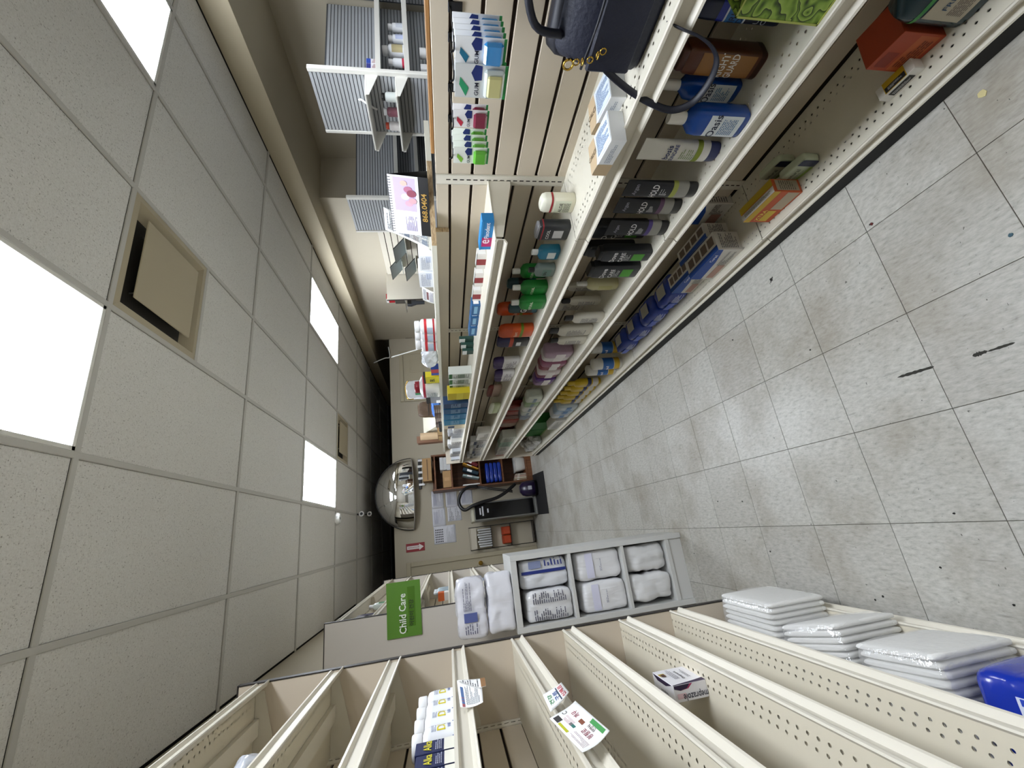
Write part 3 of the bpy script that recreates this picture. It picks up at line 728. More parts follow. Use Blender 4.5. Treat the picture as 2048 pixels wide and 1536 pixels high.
# two flat white cartons lying against the back
def white_carton(px_c, rz, l_):
    p = aZ(*px_c, ZD[2]); x = p.x
    return carton('medicine_box', l_, 'box', (x, p.y, ZD[2]), rz, .145, .09, .045, '#eef0f2',
      panels=[('F', .0, .34, .0, 1, '#c3ab88'), ('T', [(.0, .0), (.3, 0), (.36, .5), (.3, 1), (0, 1)], '#c8b190'), ('T', .36, .99, .05, .95, '#dfe9f4')],
      texts=[('T', 'CALCI', .16, .5, .16, '#6a5a44', 0)], fine=[('T', .42, .95, .15, .85, 6, '#5a7fae'), ('F', .4, .9, .3, .7, 2, '#8a94a2')], group='white and tan cartons lying on the shelf')
white_carton((1228, 205), RZ-.25, 'white carton with a tan end lying flat on the upper shelf beside the handbag')
white_carton((1228, 290), RZ-.2, 'white carton with a tan end lying flat on the upper shelf, farther from the handbag')
# beyond the joint
rb('shampoo_bottle', 'cream shampoo bottle with a dark leaf print standing alone', 'bottle', (1090, 1160, 444, 476), 2, .05, '#e9e6d0', '#efeedd', 'stick', lab=(.12, .6, '#dfe3cc', .8), texts=[('ALOE', .42, .1, '#2c2a22')], fine=(.14, .34, .6, 3, '#3a3a30'), band=[(.66, .72, '#a83238')], dx=.1)
rb('body_wash_bottle', 'dark grey gel bottle with a clear red-marked cap section', 'bottle', (1078, 1148, 478, 511), 2, .045, '#2b2d31', '#9b9ba0', 'wash', lab=(.2, .5, '#c9c9cc', .5), texts=[('COOL', .66, .1, '#e8e8e8')], band=[(.82, .86, '#a03038')], dx=.06)
rb('mouth_rinse', 'small teal blue rinse bottle with a white square cap', 'bottle', (1070, 1124, 528, 552), 2, .04, '#1f7fa6', '#e8ecec', 'mouth', lab=(.15, .45, '#e6f0f4', .55), dx=.07, rough=.15)
rb('mouth_rinse', 'small clear grey rinse bottle with a black cap', 'bottle', (1062, 1112, 556, 577), 2, .04, '#7f8f8c', '#101010', 'mouth', lab=(.15, .5, '#5d8078', .7), texts=[('blu', .4, .14, '#101818')], dx=.05, rough=.15)
for i, px in enumerate(((1032, 1100, 578, 598), (1030, 1100, 592, 612), (1025, 1094, 606, 627))):
    rb('mouthwash_bottle', 'green boxy mouthwash bottle with a white cap, one of three', 'bottle', px, 2, .05, '#1d7a30', '#e8eae8', 'mouth', lab=(.1, .6, '#1f8a36', .7), texts=[('NATURAL', .45, .08, '#e6f0d8')], dx=[.1, .05, .01][i], group='green mouthwash bottles')
for i, px in enumerate(((1022, 1078, 612, 628), (1020, 1076, 624, 640))):
    rb('deodorant_bottle', 'black bottle marked G with a teal band behind the green mouthwash', 'bottle', px, 2, .04, '#121518', '#17414a', 'stick', texts=[('G', .5, .22, '#e8e8e8')], band=[(.02, .2, '#1d5a72')], dx=[.14, .03][i], group='black G bottles')
for i, px in enumerate(((1000, 1072, 648, 668), (1000, 1070, 664, 686))):
    rb('deodorant_can', 'bright orange deodorant bottle with a green stripe', 'bottle', px, 2, .05, '#d2571f', '#c24a18', 'stick', band=[(.3, .38, '#6a8a22')], texts=[('Sport', .5, .12, '#f2e2c8')], dx=[.1, .02][i], group='orange deodorant bottles')
rb('deodorant_can', 'black deodorant bottle with an orange collar and dark blue cap', 'bottle', (996, 1062, 685, 704), 2, .045, '#17161a', '#221e48', 'stick', band=[(.5, .62, '#b6452a')], lab=(.25, .4, '#d8d8d8', .4), dx=.02)
for i in range(4):
    px = (989+i, 1042-i*4, 729+i*12, 742+i*12)
    rb('lotion_bottle', 'white lotion bottle with a purple cap on the upper shelf', 'bottle', px, 2, .04, '#ecebee', '#3a2760', 'stick', fine=(.12, .5, .6, 4, '#50486a'), dx=.03+.02*(i % 2), group='white lotion bottles with purple caps')
rb('lotion_tube', 'pale pink tall bottle with a dark red cap leaning on the back', 'bottle', (978, 1003, 795, 818), 2, .035, '#c9b0a4', '#7a2d2a', 'stick', dx=.1)
rb('aloe_bottle', 'pale green clear gel bottle beside the pink bottle', 'bottle', (980, 1012, 818, 838), 2, .04, '#b7c29a', '#dfe3d2', 'stick', dx=.04)
rc('soap_box', 'small white box on the upper shelf near the far end', 'box', (955, 985, 866, 880), 2, .08, '#dedad2', fine=[('F', .1, .9, .2, .8, 3, '#8a8478')])
for i, (Yc, wd) in enumerate(rowR(7, 884, 921, 965, 1.0)):
    carton('blister_carton', 'slim grey and white carton at the far end of the upper shelf', 'box', (1.05, Yc, ZD[2]), RZ, wd, .08, random.uniform(.12, .2), ['#d8d8d8', '#c2c6cc', '#e6e4e0'][i % 3], fine=[('F', .1, .9, .2, .8, 3, '#55555f')], group='slim cartons at the far end of the upper shelf', panels=[('F', 0, 1, .6, .8, ['#3a4a72', '#5a5a60', '#888890'][i % 3])])

# ================================================================== SHELF 3 (top)
def row_box(name, label, cat, ypx0, ypx1, h, d, hexc, lv=3, x=1.06, xpx=960, **k):
    a, c_ = aX(xpx, ypx0, x).y, aX(xpx, ypx1, x).y
    return carton(name, label, cat, (x+d/2, (a+c_)/2, ZD[lv]), RZ, abs(c_-a)*.9, d, h, hexc, **k)
row_box('denture_cream_box', 'blue and magenta denture cream carton at the end of the top shelf', 'box', 440, 502, .045, .04, '#1f7fc0', x=1.03, xpx=985,
   panels=[('F', .12, .45, 0, 1, '#c0256e'), ('F', 0, 1, .86, 1, '#2a90d2')], texts=[('F', 'Fixodent', .7, .5, .38, '#f4f6f8', 0), ('F', 'e', .32, .5, .6, '#f4d8e8', 0)])
for i, (a_, b_) in enumerate(((508, 540), (546, 575), (580, 606))):
    row_box('toothpaste_box', 'white and red toothpaste carton lying on the top shelf', 'box', a_, b_, .04, .035, '#e6e2de', x=1.08+.004*i, panels=[('F', .3, .7, 0, 1, '#8f2f34'), ('R', .1, .9, .1, .9, '#f4f4f4'), ('T', 0, 1, 0, .3, '#4a6a66')], group='white and red toothpaste cartons')
for i, (a_, b_) in enumerate(((610, 632), (634, 652), (654, 672))):
    row_box('toothpaste_box', 'blue toothpaste carton with a white end lying on the top shelf', 'box', a_, b_, .045, .05, '#285d8e', x=1.06, panels=[('F', .2, .9, .3, .7, '#7fb0d0'), ('R', .2, .8, .2, .8, '#f0f0f0')], group='blue toothpaste cartons')
for i in range(3):
    row_box('toothbrush_pack', 'slim dark green carded toothbrush pack on the top shelf', 'box', 676+i*12, 684+i*12, .09-.01*i, .02, '#1f4038', x=1.12-.02*i, panels=[('F', 0, 1, .6, 1, '#d8dad8')], group='dark green toothbrush packs')
for i in range(3):
    row_box('antacid_box', 'white and green speckled carton on the top shelf', 'box', 745+i*11, 755+i*11, .16-.004*i, .06, '#cfd3cc', x=1.03+.01*i, panels=[('F', 0, 1, .85, 1, '#2f6a3a'), ('F', .1, .9, .3, .6, '#8a9a88')], fine=[('F', .1, .9, .1, .8, 6, '#4a5a4a')], group='white and green cartons on the top shelf')
row_box('antacid_box', 'bright yellow carton on the top shelf beside the green ones', 'box', 783, 797, .17, .07, '#c6b21c', x=1.0, panels=[('F', 0, 1, .3, .6, '#d6c840')])
for i in range(4):
    row_box('denture_tablet_box', 'blue carton in a row near the end of the top shelf', 'box', 803+i*11, 813+i*11, .205, .07, ['#1d3f66', '#20557e', '#2b6c94', '#3a7fa0'][i], x=1.0, fine=[('F', .1, .9, .3, .7, 4, '#a8c4d6')], group='blue cartons on the top shelf')
row_box('bandage_box', 'cream carton with a blue oval at the top shelf', 'box', 846, 853, .21, .07, '#d8ccb0', x=1.0, panels=[('F', .2, .8, .5, .8, '#35506e')])
for i, (Yc, wd) in enumerate(rowR(10, 857, 922, 925, 1.0)):
    carton('blister_carton', 'slim white carton packed at the far end of the top shelf', 'box', (1.03+.02*(i % 3), Yc, ZD[3]), RZ, wd, .06, random.uniform(.1, .17), ['#d9d9d9', '#c9ccd2', '#b9bcc0', '#e2e0dc'][i % 4], fine=[('F', .1, .9, .1, .9, 6, ['#3a4060', '#707078', '#50505a'][i % 3])], group='slim white cartons at the far end of the top shelf')

# ================================================================== SHELF 1 (lower)
X, Yc, wd, h = fitR(1490, 1690, -70, 62, ZD[1])
GR = bpy.data.materials.new('rose_print'); GR.use_nodes = True; nt = GR.node_tree; b_ = nt.nodes['Principled BSDF']
tc = nt.nodes.new('ShaderNodeTexCoord'); vo = nt.nodes.new('ShaderNodeTexVoronoi'); vo.inputs['Scale'].default_value = 17
wv = nt.nodes.new('ShaderNodeTexNoise'); wv.inputs['Scale'].default_value = 14; nt.links.new(tc.outputs['Object'], wv.inputs['Vector'])
nt.links.new(nmix(nt, .12, tc.outputs['Object'], wv.outputs['Color']), vo.inputs['Vector'])
ring = nmath(nt, 'FRACT', nmath(nt, 'ADD', nmath(nt, 'MULTIPLY', vo.outputs['Distance'], 4.5), nmath(nt, 'MULTIPLY', wv.outputs['Fac'], 1.5)))
nt.links.new(nramp(nt, ring, [(0, lin('#1c2410')), (.22, lin('#557420')), (.55, lin('#86a83a')), (1, lin('#a5c257'))]), b_.inputs['Base Color']); b_.inputs['Roughness'].default_value = .4
t = thing('gift_box', 'green rose-printed gift box on the lower shelf under the handbag', 'box', (X+.09, aX(1600, 0, X).y-.085, ZD[1]), RZ)
hb = .21
MB().rbox(-.13, .10, -.085, .085, 0, hb, .003).build('box', GR, t)
b = MB()
for q in ((-.13, .10, 0, .004), (-.13, .10, hb-.004, hb)): b.box(q[0], q[1], -.0862, -.0852, q[2], q[3])
for q in ((-.13, -.126), (.096, .10)): b.box(q[0], q[1], -.0862, -.0852, 0, hb)
b.build('gold_border', C('#b6c060', .4), t)
rb('body_wash_bottle', 'dark blue body wash bottle marked Ultra Clean with a gold crest', 'bottle', (1408, 1600, 52, 110), 1, .05, '#131c3c', '#123a52', 'wash', lab=(.42, .62, '#2a6fb8', .9), texts=[('Ultra', .27, .055, '#c8d0e0'), ('Clean', .19, .055, '#c8d0e0'), ('IRISH', .55, .07, '#0f2a52'), ('DOX', .46, .07, '#0f2a52')], band=[(.4, .42, '#d8e0ee'), (.62, .64, '#d8e0ee'), (.64, .72, '#1c2fa0')], dx=.1)
t0 = bpy.data.objects[-1] if False else None
rb('body_wash_bottle', 'brown and tan body wash bottle marked Right Guard', 'bottle', (1368, 1538, 122, 188), 1, .06, '#5a2f1c', '#4a2012', 'wash', lab=(.12, .78, '#9a6a34', .8), texts=[('RIGHT', .5, .09, '#e8e4dc'), ('GUARD', .38, .09, '#e8e4dc')], band=[(.02, .08, '#3a1a10')], dx=.045)
for i, px in enumerate(((1338, 1490, 188, 240), (1340, 1512, 222, 283))):
    rb('mouthwash_bottle', ['blue Oasis mouthwash bottle with a white cap tucked behind its twin', 'front blue Oasis mouthwash bottle with a white cap by the white tube'][i], 'bottle', px, 1, .055, '#14489c', '#e9e6e0', 'mouth', rough=.12,
       lab=(.08, .52, '#dfe6ea', .8), texts=[('Oasis', .42, .1, '#142040')], fine=(.14, .34, .6, 4, '#2a6fa0'), dx=.055 if i == 0 else 0, group='blue mouthwash bottles')
X, Yc, wd, h = fitR(1285, 1437, 290, 334, ZD[1])
tube('lotion_tube', 'white lotion squeeze tube with green band and dark blue cap', (X+.025, Yc, ZD[1]), RZ, h, wd*.9, .045, '#e4e2da', '#1c2a66', bands=[(.12, .2, '#8a9a2c')], texts=[('bosis', .66, .07, '#1c2a66'), ('SUNCARE', .58, .05, '#3a4a8a')], fine=(.3, .5, .5, 4, '#8aa06a'))
for i, px in enumerate(((1253, 1393, 371, 404), (1235, 1360, 405, 437), (1218, 1333, 449, 480))):
    X, Yc, wd, h = fitR(*px, ZD[1])
    tube('hair_gel_tube', ['black hair styling tube with a yellow-green band', 'black hair styling tube with a dull purple band, middle of three', 'black hair styling tube with a violet band beside the body washes'][i], (X+.022, Yc, ZD[1]), RZ, h, wd*.9, .04, '#14141a', '#0e0e10', bands=[(.0, .18, '#8e8c84'), (.18, .26, ['#9aa04a', '#5a3a58', '#4a3a7a'][i])], texts=[('Argan', .85, .07, '#9a9aa8'), ('HOLD', .6, .09, '#e4e4e4')], fine=(.42, .52, .4, 3, '#d8d8d8'), group='black hair styling tubes')
for i, (px, dx) in enumerate((((1188, 1300, 481, 512), .075), ((1198, 1302, 503, 527), 0.0), ((1178, 1272, 520, 545), .07), ((1180, 1275, 533, 560), 0.0))):
    rb('body_wash_bottle', 'charcoal body wash bottle with a green label', 'bottle', px, 1, .05, '#26282c', '#1a1b1e', 'wash', lab=(.14, .36, '#4a9a2a', .62), texts=[('Dove', .72, .1, '#e8e8e8'), ('CARE', .56, .08, '#e0e0e0')], fine=(.4, .52, .5, 2, '#c8c8c8'), dx=dx, group='charcoal body wash bottles')
rb('spray_bottle', 'small clear yellowish spray bottle with a white nozzle', 'bottle', (1160, 1237, 584, 600), 1, 0, '#c9c49a', '#e6e6e2', 'spray', dx=.04, rough=.1, lab=(.15, .5, '#b8b47c', .6))
for i, (px, dx) in enumerate((((1128, 1200, 604, 618), .1), ((1130, 1203, 620, 634), .06), ((1132, 1205, 634, 652), .005), ((1104, 1175, 645, 664), .13), ((1103, 1185, 665, 686), .03), ((1104, 1172, 684, 699), .02))):
    rb('lotion_bottle', 'white oval lotion bottle with a black cap', 'bottle', px, 1, .04, '#d6d2c6', '#17161a', 'lotion', fine=(.15, .6, .55, 6, '#6a6a72'), dx=dx, group='white lotion bottles with black caps', wk=.8)
for i, (Yc, wd) in enumerate(rowR(8, 712, 775, 1105, 1.0)):
    hx = ['#b59ab0', '#e0dadc', '#9a5a78', '#8a2a46', '#e2d8da', '#7a2a50', '#5a2a86', '#8a6a9a'][i]; h = .2-.006*i
    soft('sanitary_pack', 'soft wrapped %s sanitary pack in the row on the lower shelf' % ['mauve', 'white', 'rose', 'maroon', 'pale pink', 'plum', 'violet', 'lilac'][i], 'pack', (1.06+.01*(i % 2), Yc, ZD[1]), RZ, wd, .1, h, hx, seed=i, group='soft sanitary packs', wr=.003, panels=[('F', .1, .9, .3, .62, '#efe9ea')], e=5)
rb('spray_bottle', 'white bottle with a black trigger top among the packs', 'bottle', (1062, 1082, 776, 792), 1, .035, '#c9c9c4', '#151515', 'spray', dx=.12)
for i, (Yc, wd) in enumerate(rowR(5, 798, 840, 1070, 1.0)):
    soft('wipe_pack', 'small %s soft pack toward the far end of the lower shelf' % ['grey-green', 'sage green', 'white', 'pale grey', 'blue-grey'][i], 'pack', (1.055, Yc, ZD[1]), RZ, wd, .1, .15-.01*i, ['#c9d0c4', '#9ab08c', '#dcdcd8', '#c2c6c0', '#8a92a0'][i], seed=20+i, group='small white and green packs', wr=.003, panels=[('F', .1, .9, .4, .6, '#7a8a9a')])
for i, (Yc, wd) in enumerate(rowR(6, 815, 862, 1040, 1.12)):
    soft('candy_pack', '%s soft pack against the back toward the far end of the lower shelf' % ['dark red', 'bright red', 'maroon', 'faded red', 'greyish', 'deep red'][i], 'pack', (1.175, Yc, ZD[1]), RZ, wd, .08, .2+.01*(i % 2), ['#7a2018', '#8f2a22', '#5a1a16', '#a04038', '#b09a90', '#6a1c1c'][i], seed=40+i, group='red soft packs', wr=.003)
for i, (Yc, wd) in enumerate(rowR(5, 876, 916, 1020, 1.0)):
    carton('medicine_box', '%s carton at the far end of the lower shelf' % ['pale grey-green', 'sage green', 'off-white', 'warm white', 'red-striped'][i], 'box', (1.06, Yc, ZD[1]), RZ, wd, .1, .17-.012*i, ['#c8ccc2', '#9ab0a2', '#d8d6d0', '#cfcac6', '#a04a4a'][i], fine=[('F', .1, .9, .2, .8, 4, '#6a6a68')], group='cartons at the far end of the lower shelf')

# ================================================================== BASE DECK of the right gondola
zb = ZD['b']
X, Yc, wd, h = fitR(1800, 1990, -30, 55, zb)
bottle('mouthwash_bottle', 'large dark teal bottle with a pale oval label on the base shelf', 'bottle', (X+.06, aX(1900, 0, X).y+.005, zb), RZ, .27, .13, .075, '#12323c', '#0c1f30', 'mouth', lab=(.1, .5, '#b8b09c', .7), texts=[('FRESH', .36, .05, '#2a4a6a')], fine=(.14, .3, .5, 4, '#6a5a5a'), band=[(.52, .56, '#2f8a3a')], rough=.2)
p = aZ(1800, 110, zb)
carton('tea_box', 'worn red-orange carton lying behind the white box on the base shelf', 'box', (1.09, p.y-.045, zb), RZ-.12, .10, .10, .13, '#a8401e', panels=[('F', .05, .95, .1, .55, '#b85a2c'), ('F', .1, .5, .62, .9, '#8a2a14'), ('R', .05, .95, .1, .9, '#9a3a1c')], fine=[('F', .15, .85, .15, .5, 3, '#6a2412')])
p = aZ(1815, 172, zb)
carton('battery_box', 'small white carton with black panels and a yellow top on the base shelf', 'box', (p.x+.02, p.y, zb), RZ-.05, .095, .035, .035, '#e4e2dc', panels=[('F', .2, .8, .2, .8, '#18181a'), ('T', .2, .8, .0, 1, '#c9a51e'), ('T', .22, .78, .05, .5, '#18181a')], fine=[('F', .25, .75, .35, .65, 2, '#d8d8d8'), ('T', .3, .7, .15, .4, 2, '#d8d8d8')])
for i, pc in enumerate(((1570, 352), (1616, 352))):
    p = aZ(*pc, zb)
    soft('wipe_pack', ['green and white natural wipes pack nearest the back panel', 'green and white natural wipes pack with a navy end, in front'][i], 'pack', (p.x+.03, p.y-.01, zb+.0), RZ-.15, .11, .032, .07, '#b9c2a8', seed=60+i, wr=.003, tilt=None, panels=[('F', .72, 1.0, .02, .98, '#141c3c'), ('F', .0, .7, .0, .25, '#7f9a3c')], texts=[('F', 'natural', .36, .68, .2, '#2a3a22', 0)], fine=[('F', .1, .6, .3, .5, 2, '#4a5a3a')], group='natural wipes packs', e=6)
p = aZ(1560, 430, zb)
carton('snack_box', 'orange and yellow printed carton standing on the base shelf', 'box', (p.x+.035, p.y-.03, zb), RZ-.05, .165, .055, .115, '#c2572c', panels=[('F', 0, 1, .78, 1, '#c9a52c'), ('F', .05, .4, .2, .5, '#d8b83a'), ('F', .45, .98, .08, .5, '#b8a890'), ('T', 0, 1, .0, .45, '#d8d4cc'), ('T', 0, 1, .5, 1, '#b89a20'), ('R', .1, .9, .1, .9, '#a89a84')], texts=[('F', 'XTRA', .25, .62, .14, '#f0d860', 0)], fine=[('T', .1, .9, .1, .4, 2, '#3a3a3a'), ('R', .15, .85, .2, .8, 4, '#5a5248')])
def glovebox(pc, w, d, h, l_, dx=0, dy=0, rz=0):
    p = aZ(*pc, zb)
    return carton('glove_box', l_, 'box', (p.x+d/2+dx, p.y+dy, zb), RZ+rz, w, d, h, '#d2cec6', panels=[('F', [(0, .55), (0, 1), (1, 1), (1, .8), (.6, .62)], '#1d4a9c'), ('F', .05, .5, .1, .4, '#b08a7c'), ('T', 0, 1, 0, .28, '#1d4a9c')] + [('T', .08+.23*k, .26+.23*k, .4, .85, '#6a5a50') for k in range(4)],
       texts=[('F', 'Curad', .72, .86, .12, '#e8ecf4', 0)], fine=[('F', .5, .95, .15, .5, 4, '#3a3a40'), ('R', .1, .9, .15, .85, 5, '#5a5a5e')], group='blue and white glove boxes')
glovebox((1470, 452), .13, .075, .17, 'blue and white glove box standing behind the orange carton', dx=.09, dy=.03)
glovebox((1455, 530), .22, .095, .12, 'front blue and white glove box with a row of photo squares on top', dx=.0, dy=.0)
glovebox((1455, 530), .22, .075, .12, 'blue and white glove box tucked directly behind the front one', dx=.1, dy=.04)
glovebox((1410, 573), .17, .085, .115, 'blue and white glove box beside the blue wipe packs', dx=.03, dy=.02)
for i, (pc, dx) in enumerate((((1332, 640), 0), ((1305, 662), 0), ((1268, 700), 0), ((1240, 722), .01))):
    p = aZ(*pc, zb); a_ = [.17, .17, .17, .17][i]
    soft('wipe_pack', ['glossy blue wipes pack with a grey lid beside the glove boxes', 'glossy blue wipes pack with a grey lid, second in the row', 'glossy blue wipes pack with a grey lid, third in the row', 'glossy blue wipes pack with a grey lid beside the canisters'][i], 'pack', (1.09, 1.80+i*.2, zb), RZ, .19, .13, .105, '#1d3a9a', seed=70+i, wr=.006, rough=.18, group='blue wipes packs', panels=[('T', .3, .7, .25, .75, '#a8a69e'), ('F', .08, .5, .4, .7, '#3a5ac0')], fine=[('F', .55, .92, .3, .7, 3, '#c8d0e8')], fr=10)
for i, (x_, y_) in enumerate(((1.14, 2.62), (1.03, 2.66), (1.03, 2.78))):
    bottle('wipe_canister', 'white disinfectant wipes canister with blue and yellow label', 'canister', (x_, y_, zb), RZ, .225, .085, .085, '#d8d6ce', '#d2d0c8', 'can', band=[(.1, .28, '#c9a52c'), (.3, .66, '#2a62a8')], texts=[('Lysol', .5, .12, '#f0f0f0')], group='disinfectant wipes canisters')
bottle('cleaner_bottle', 'small yellow bottle behind the disinfectant canisters', 'bottle', (1.2, 2.72, zb), RZ, .2, .05, .05, '#b08a24', '#8a6a1c', 'lotion')
for i, (Yc, wd) in enumerate(rowR(5, 773, 812, 1155, 1.0)):
    bottle('cleaner_bottle', 'yellow cleaner bottle with a dark blue label in the row', 'bottle', (1.05, Yc, zb), RZ, .27, wd, .06, '#c9a81c', '#c4a424', 'lotion', band=[(.3, .42, '#1f2a5a'), (.08, .26, '#d6d2ca')], group='yellow cleaner bottles')
for i, (Yc, wd) in enumerate(rowR(3, 815, 836, 1135, 1.0)):
    soft('tissue_pack', '%s clear-wrapped tissue pack on the base shelf' % ['pale blue', 'mid blue', 'greyish'][i], 'pack', (1.06, Yc, zb), RZ, wd, .12, .2, ['#b8c4cc', '#9ab0c8', '#c8ccd0'][i], seed=80+i, wr=.003, group='pale blue tissue packs', panels=[('F', .1, .9, .35, .6, '#4a7ab0')])
Yc, wd = rowR(1, 841, 858, 1100, 1.0)[0]
carton('medicine_box', 'white carton with grey print lying at the far base shelf', 'box', (1.04, Yc, zb), RZ, wd, .1, .12, '#cfcdc8', fine=[('F', .1, .9, .2, .8, 4, '#7a7a7a')])
for i, (Yc, wd) in enumerate(rowR(2, 846, 872, 1080, 1.1)):
    carton('storage_box', 'dark green plastic carton at the far base shelf, %s' % ['behind the white carton', 'beside the bags of rolls'][i], 'box', (1.165, Yc, zb), RZ, wd, .12, .22, '#1c6a24', panels=[('F', 0, 1, .0, .08, '#9ac27a')], group='dark green cartons')
for i in range(6):
    p = Vector((1.0+.085*(i % 2), 5.42+.125*i, zb))
    soft('tissue_bag', 'crinkled clear bag of white rolls heaped at the far end of the base shelf', 'bag', (p.x+.05, p.y, p.z), RZ+.3*i, .12, .12, .12+.03*(i % 3), '#d6d6d6', seed=90+i, wr=.014, e=2.6, rough=.15, group='crinkled bags of white rolls', fr=18)

# ================================================================== THINGS ON THE COUNTER LEDGE
CT = 1.4145
def onc(y0, y1, xtop, X=1.27, ztop=None):
    """things on the ledge: pixel rows y0..y1, top pixel -> centre Y, width, height"""
    a, c_ = aX(860, y0, X).y, aX(860, y1, X).y; h = aX(xtop, (y0+y1)/2, X).z-CT
    return (a+c_)/2, abs(c_-a), max(h, .02)
# desk calendar (tent)
t = thing('desk_calendar', 'spiral tent desk calendar with a lilac picture page on the ledge end', 'calendar', (1.30, 1.40, CT), math.radians(-60))
a_ = .115; hh = .158; tb = .055
def slab(t, nm, pts, th, material):
    p = [Vector(q) for q in pts]; n = (p[1]-p[0]).cross(p[2]-p[0]).normalized()*th
    b = MB(); b.add([q for q in p]+[q-n for q in p], [(0, 1, 2, 3), (7, 6, 5, 4), (0, 4, 5, 1), (1, 5, 6, 2), (2, 6, 7, 3), (3, 7, 4, 0)]); return b.build(nm, material, t)
slab(t, 'front_board', [(-a_, -tb, 0), (a_, -tb, 0), (a_, 0, hh), (-a_, 0, hh)], .002, BLACK); slab(t, 'rear_board', [(a_, tb, 0), (-a_, tb, 0), (-a_, .002, hh), (a_, .002, hh)], .002, BLACK)
cf = lambda u, v, e: (-a_+2*a_*u, -tb+tb*v-e, hh*v+e*.3)
def pg(nm, u0, u1, v0, v1, hx, e):
    b = MB(); b.add([cf(u0, v0, e), cf(u1, v0, e), cf(u1, v1, e), cf(u0, v1, e)], [(0, 1, 2, 3)]); me = b.mesh(nm); me.materials.append(C(hx, .6)); return new_obj(nm, me, t)
pg('page', .0, 1, .24, .985, '#efecf2', .0015); pg('picture', .42, .97, .32, .86, '#c3b2d8', .002)
for k, (u, v, r_) in enumerate(((.55, .5, .1), (.66, .58, .11), (.78, .5, .11), (.88, .6, .09), (.72, .42, .12), (.6, .4, .1))):
    b = MB(); n = 12; b.add([cf(u+r_*.5*math.cos(6.283*i/n), v+r_*math.sin(6.283*i/n), .0024+.0003*k) for i in range(n)], [tuple(range(n))]); me = b.mesh('picture_shape'); me.materials.append(C(['#d9a3b4', '#e6c9c4', '#b06a86', '#e2b6a8', '#8a3a50', '#cfa0a8'][k], .6)); new_obj('picture_shape', me, t)
lines_of_print(t, 6, lambda x, z: cf(.2+x/(2*a_), z, .0022), .06, .33, .62, C('#7a6a9a', .6), name='date_grid')
letter(t, '868.0404', .022, lambda x, y: cf(.5+x/(2*a_), .12+y/hh, .002), C('#b08a3c', .4), maxw=.16)
b = MB()
for k in range(22):
    u = .04+.92*k/21; b.tube([cf(u, .955+.03*math.cos(q), .004*math.sin(q)+.002) for q in [6.283*i/8 for i in range(9)]], .0012, 5)
b.build('spiral_binding', mat('spiral', '#8a8a8e', .4, metal=1), t, kind='stuff')
def sheet(name, label, cat, pts, material=PAPER, curl=.01, prints=(), seed=1, group=None, rows_=10):
    """thin curling sheet through four world corners: bottom-left, bottom-right, top-right, top-left"""
    p = [Vector(q) for q in pts]; o = (p[0]+p[1])/2
    t = thing(name, label, cat, o, group=group); n = (p[1]-p[0]).cross(p[3]-p[0]).normalized()
    def f(u, v, e=0): 
        q = (p[0]*(1-u)+p[1]*u)*(1-v)+(p[3]*(1-u)+p[2]*u)*v; return q-o+n*(curl*math.sin(v*math.pi*.9+u*1.3)+e)
    N = 8; vs = []; fs = []
    for s_ in (0, -.0008):
        for i in range(N+1):
            for j in range(N+1): vs.append(f(i/N, j/N, s_))
    K = (N+1)**2
    for i in range(N):
        for j in range(N):
            q = (i*(N+1)+j, (i+1)*(N+1)+j, (i+1)*(N+1)+j+1, i*(N+1)+j+1); fs += [q, tuple(k+K for k in reversed(q))]
    for i in range(N):
        fs += [(i*(N+1), (i+1)*(N+1), (i+1)*(N+1)+K, i*(N+1)+K), (i*(N+1)+N, i*(N+1)+N+K, (i+1)*(N+1)+N+K, (i+1)*(N+1)+N), (i, i+K, i+1+K, i+1), (N*(N+1)+i, N*(N+1)+i+1, N*(N+1)+i+1+K, N*(N+1)+i+K)]
    b = MB(); b.add(vs, fs, True); b.build('sheet', material, t)
    W, H = (p[1]-p[0]).length, (p[3]-p[0]).length
    for pr in prints:
        if pr[0] == 'T': letter(t, pr[1], pr[4]*H, lambda x, y, pr=pr: f(pr[2]+x/W, pr[3]+y/H, .0008), C(pr[5], .6), maxw=W*.92*(pr[6] if len(pr) > 6 else 1))
        elif pr[0] == 'L': lines_of_print(t, pr[5], lambda x, z, pr=pr: f((pr[1]+pr[2])/2+x/W, z/H, .0007), (pr[2]-pr[1])*W, pr[3]*H, pr[4]*H, C(pr[6], .6), seed=seed)
        else:
            b = MB(); m_ = 6; vv = []; ff = []
            for i in range(m_+1):
                for v in (pr[3], pr[4]): vv.append(f(pr[1]+(pr[2]-pr[1])*i/m_, v, .0005))
                if i: ff.append((2*i-2, 2*i, 2*i+1, 2*i-1))
            b.add(vv, ff); me = b.mesh('printed_panel'); me.materials.append(C(pr[5], .6)); new_obj('printed_panel', me, t)
    return t
q = [aX(862, 502, 1.25), aX(859, 453, 1.31), aX(767, 413, 1.36), aX(771, 460, 1.30)]
q[0].z = CT+.002; q[1].z = CT+.002
sheet('paper_flyer', 'curling white picture flyer leaning behind the desk calendar', 'paper', q, curl=-.012, prints=[('P', .1+.28*(k % 3), .3+.28*(k % 3), .08+.2*(k//3), .2+.2*(k//3), ['#9aa4b2', '#b8c0c8', '#8a94a4', '#c0b8b4'][k % 4]) for k in range(12)]+[('L', .1, .9, .05, .95, 16, '#5a6272')])
Yc, wd, h = onc(500, 565, 838, 1.32)
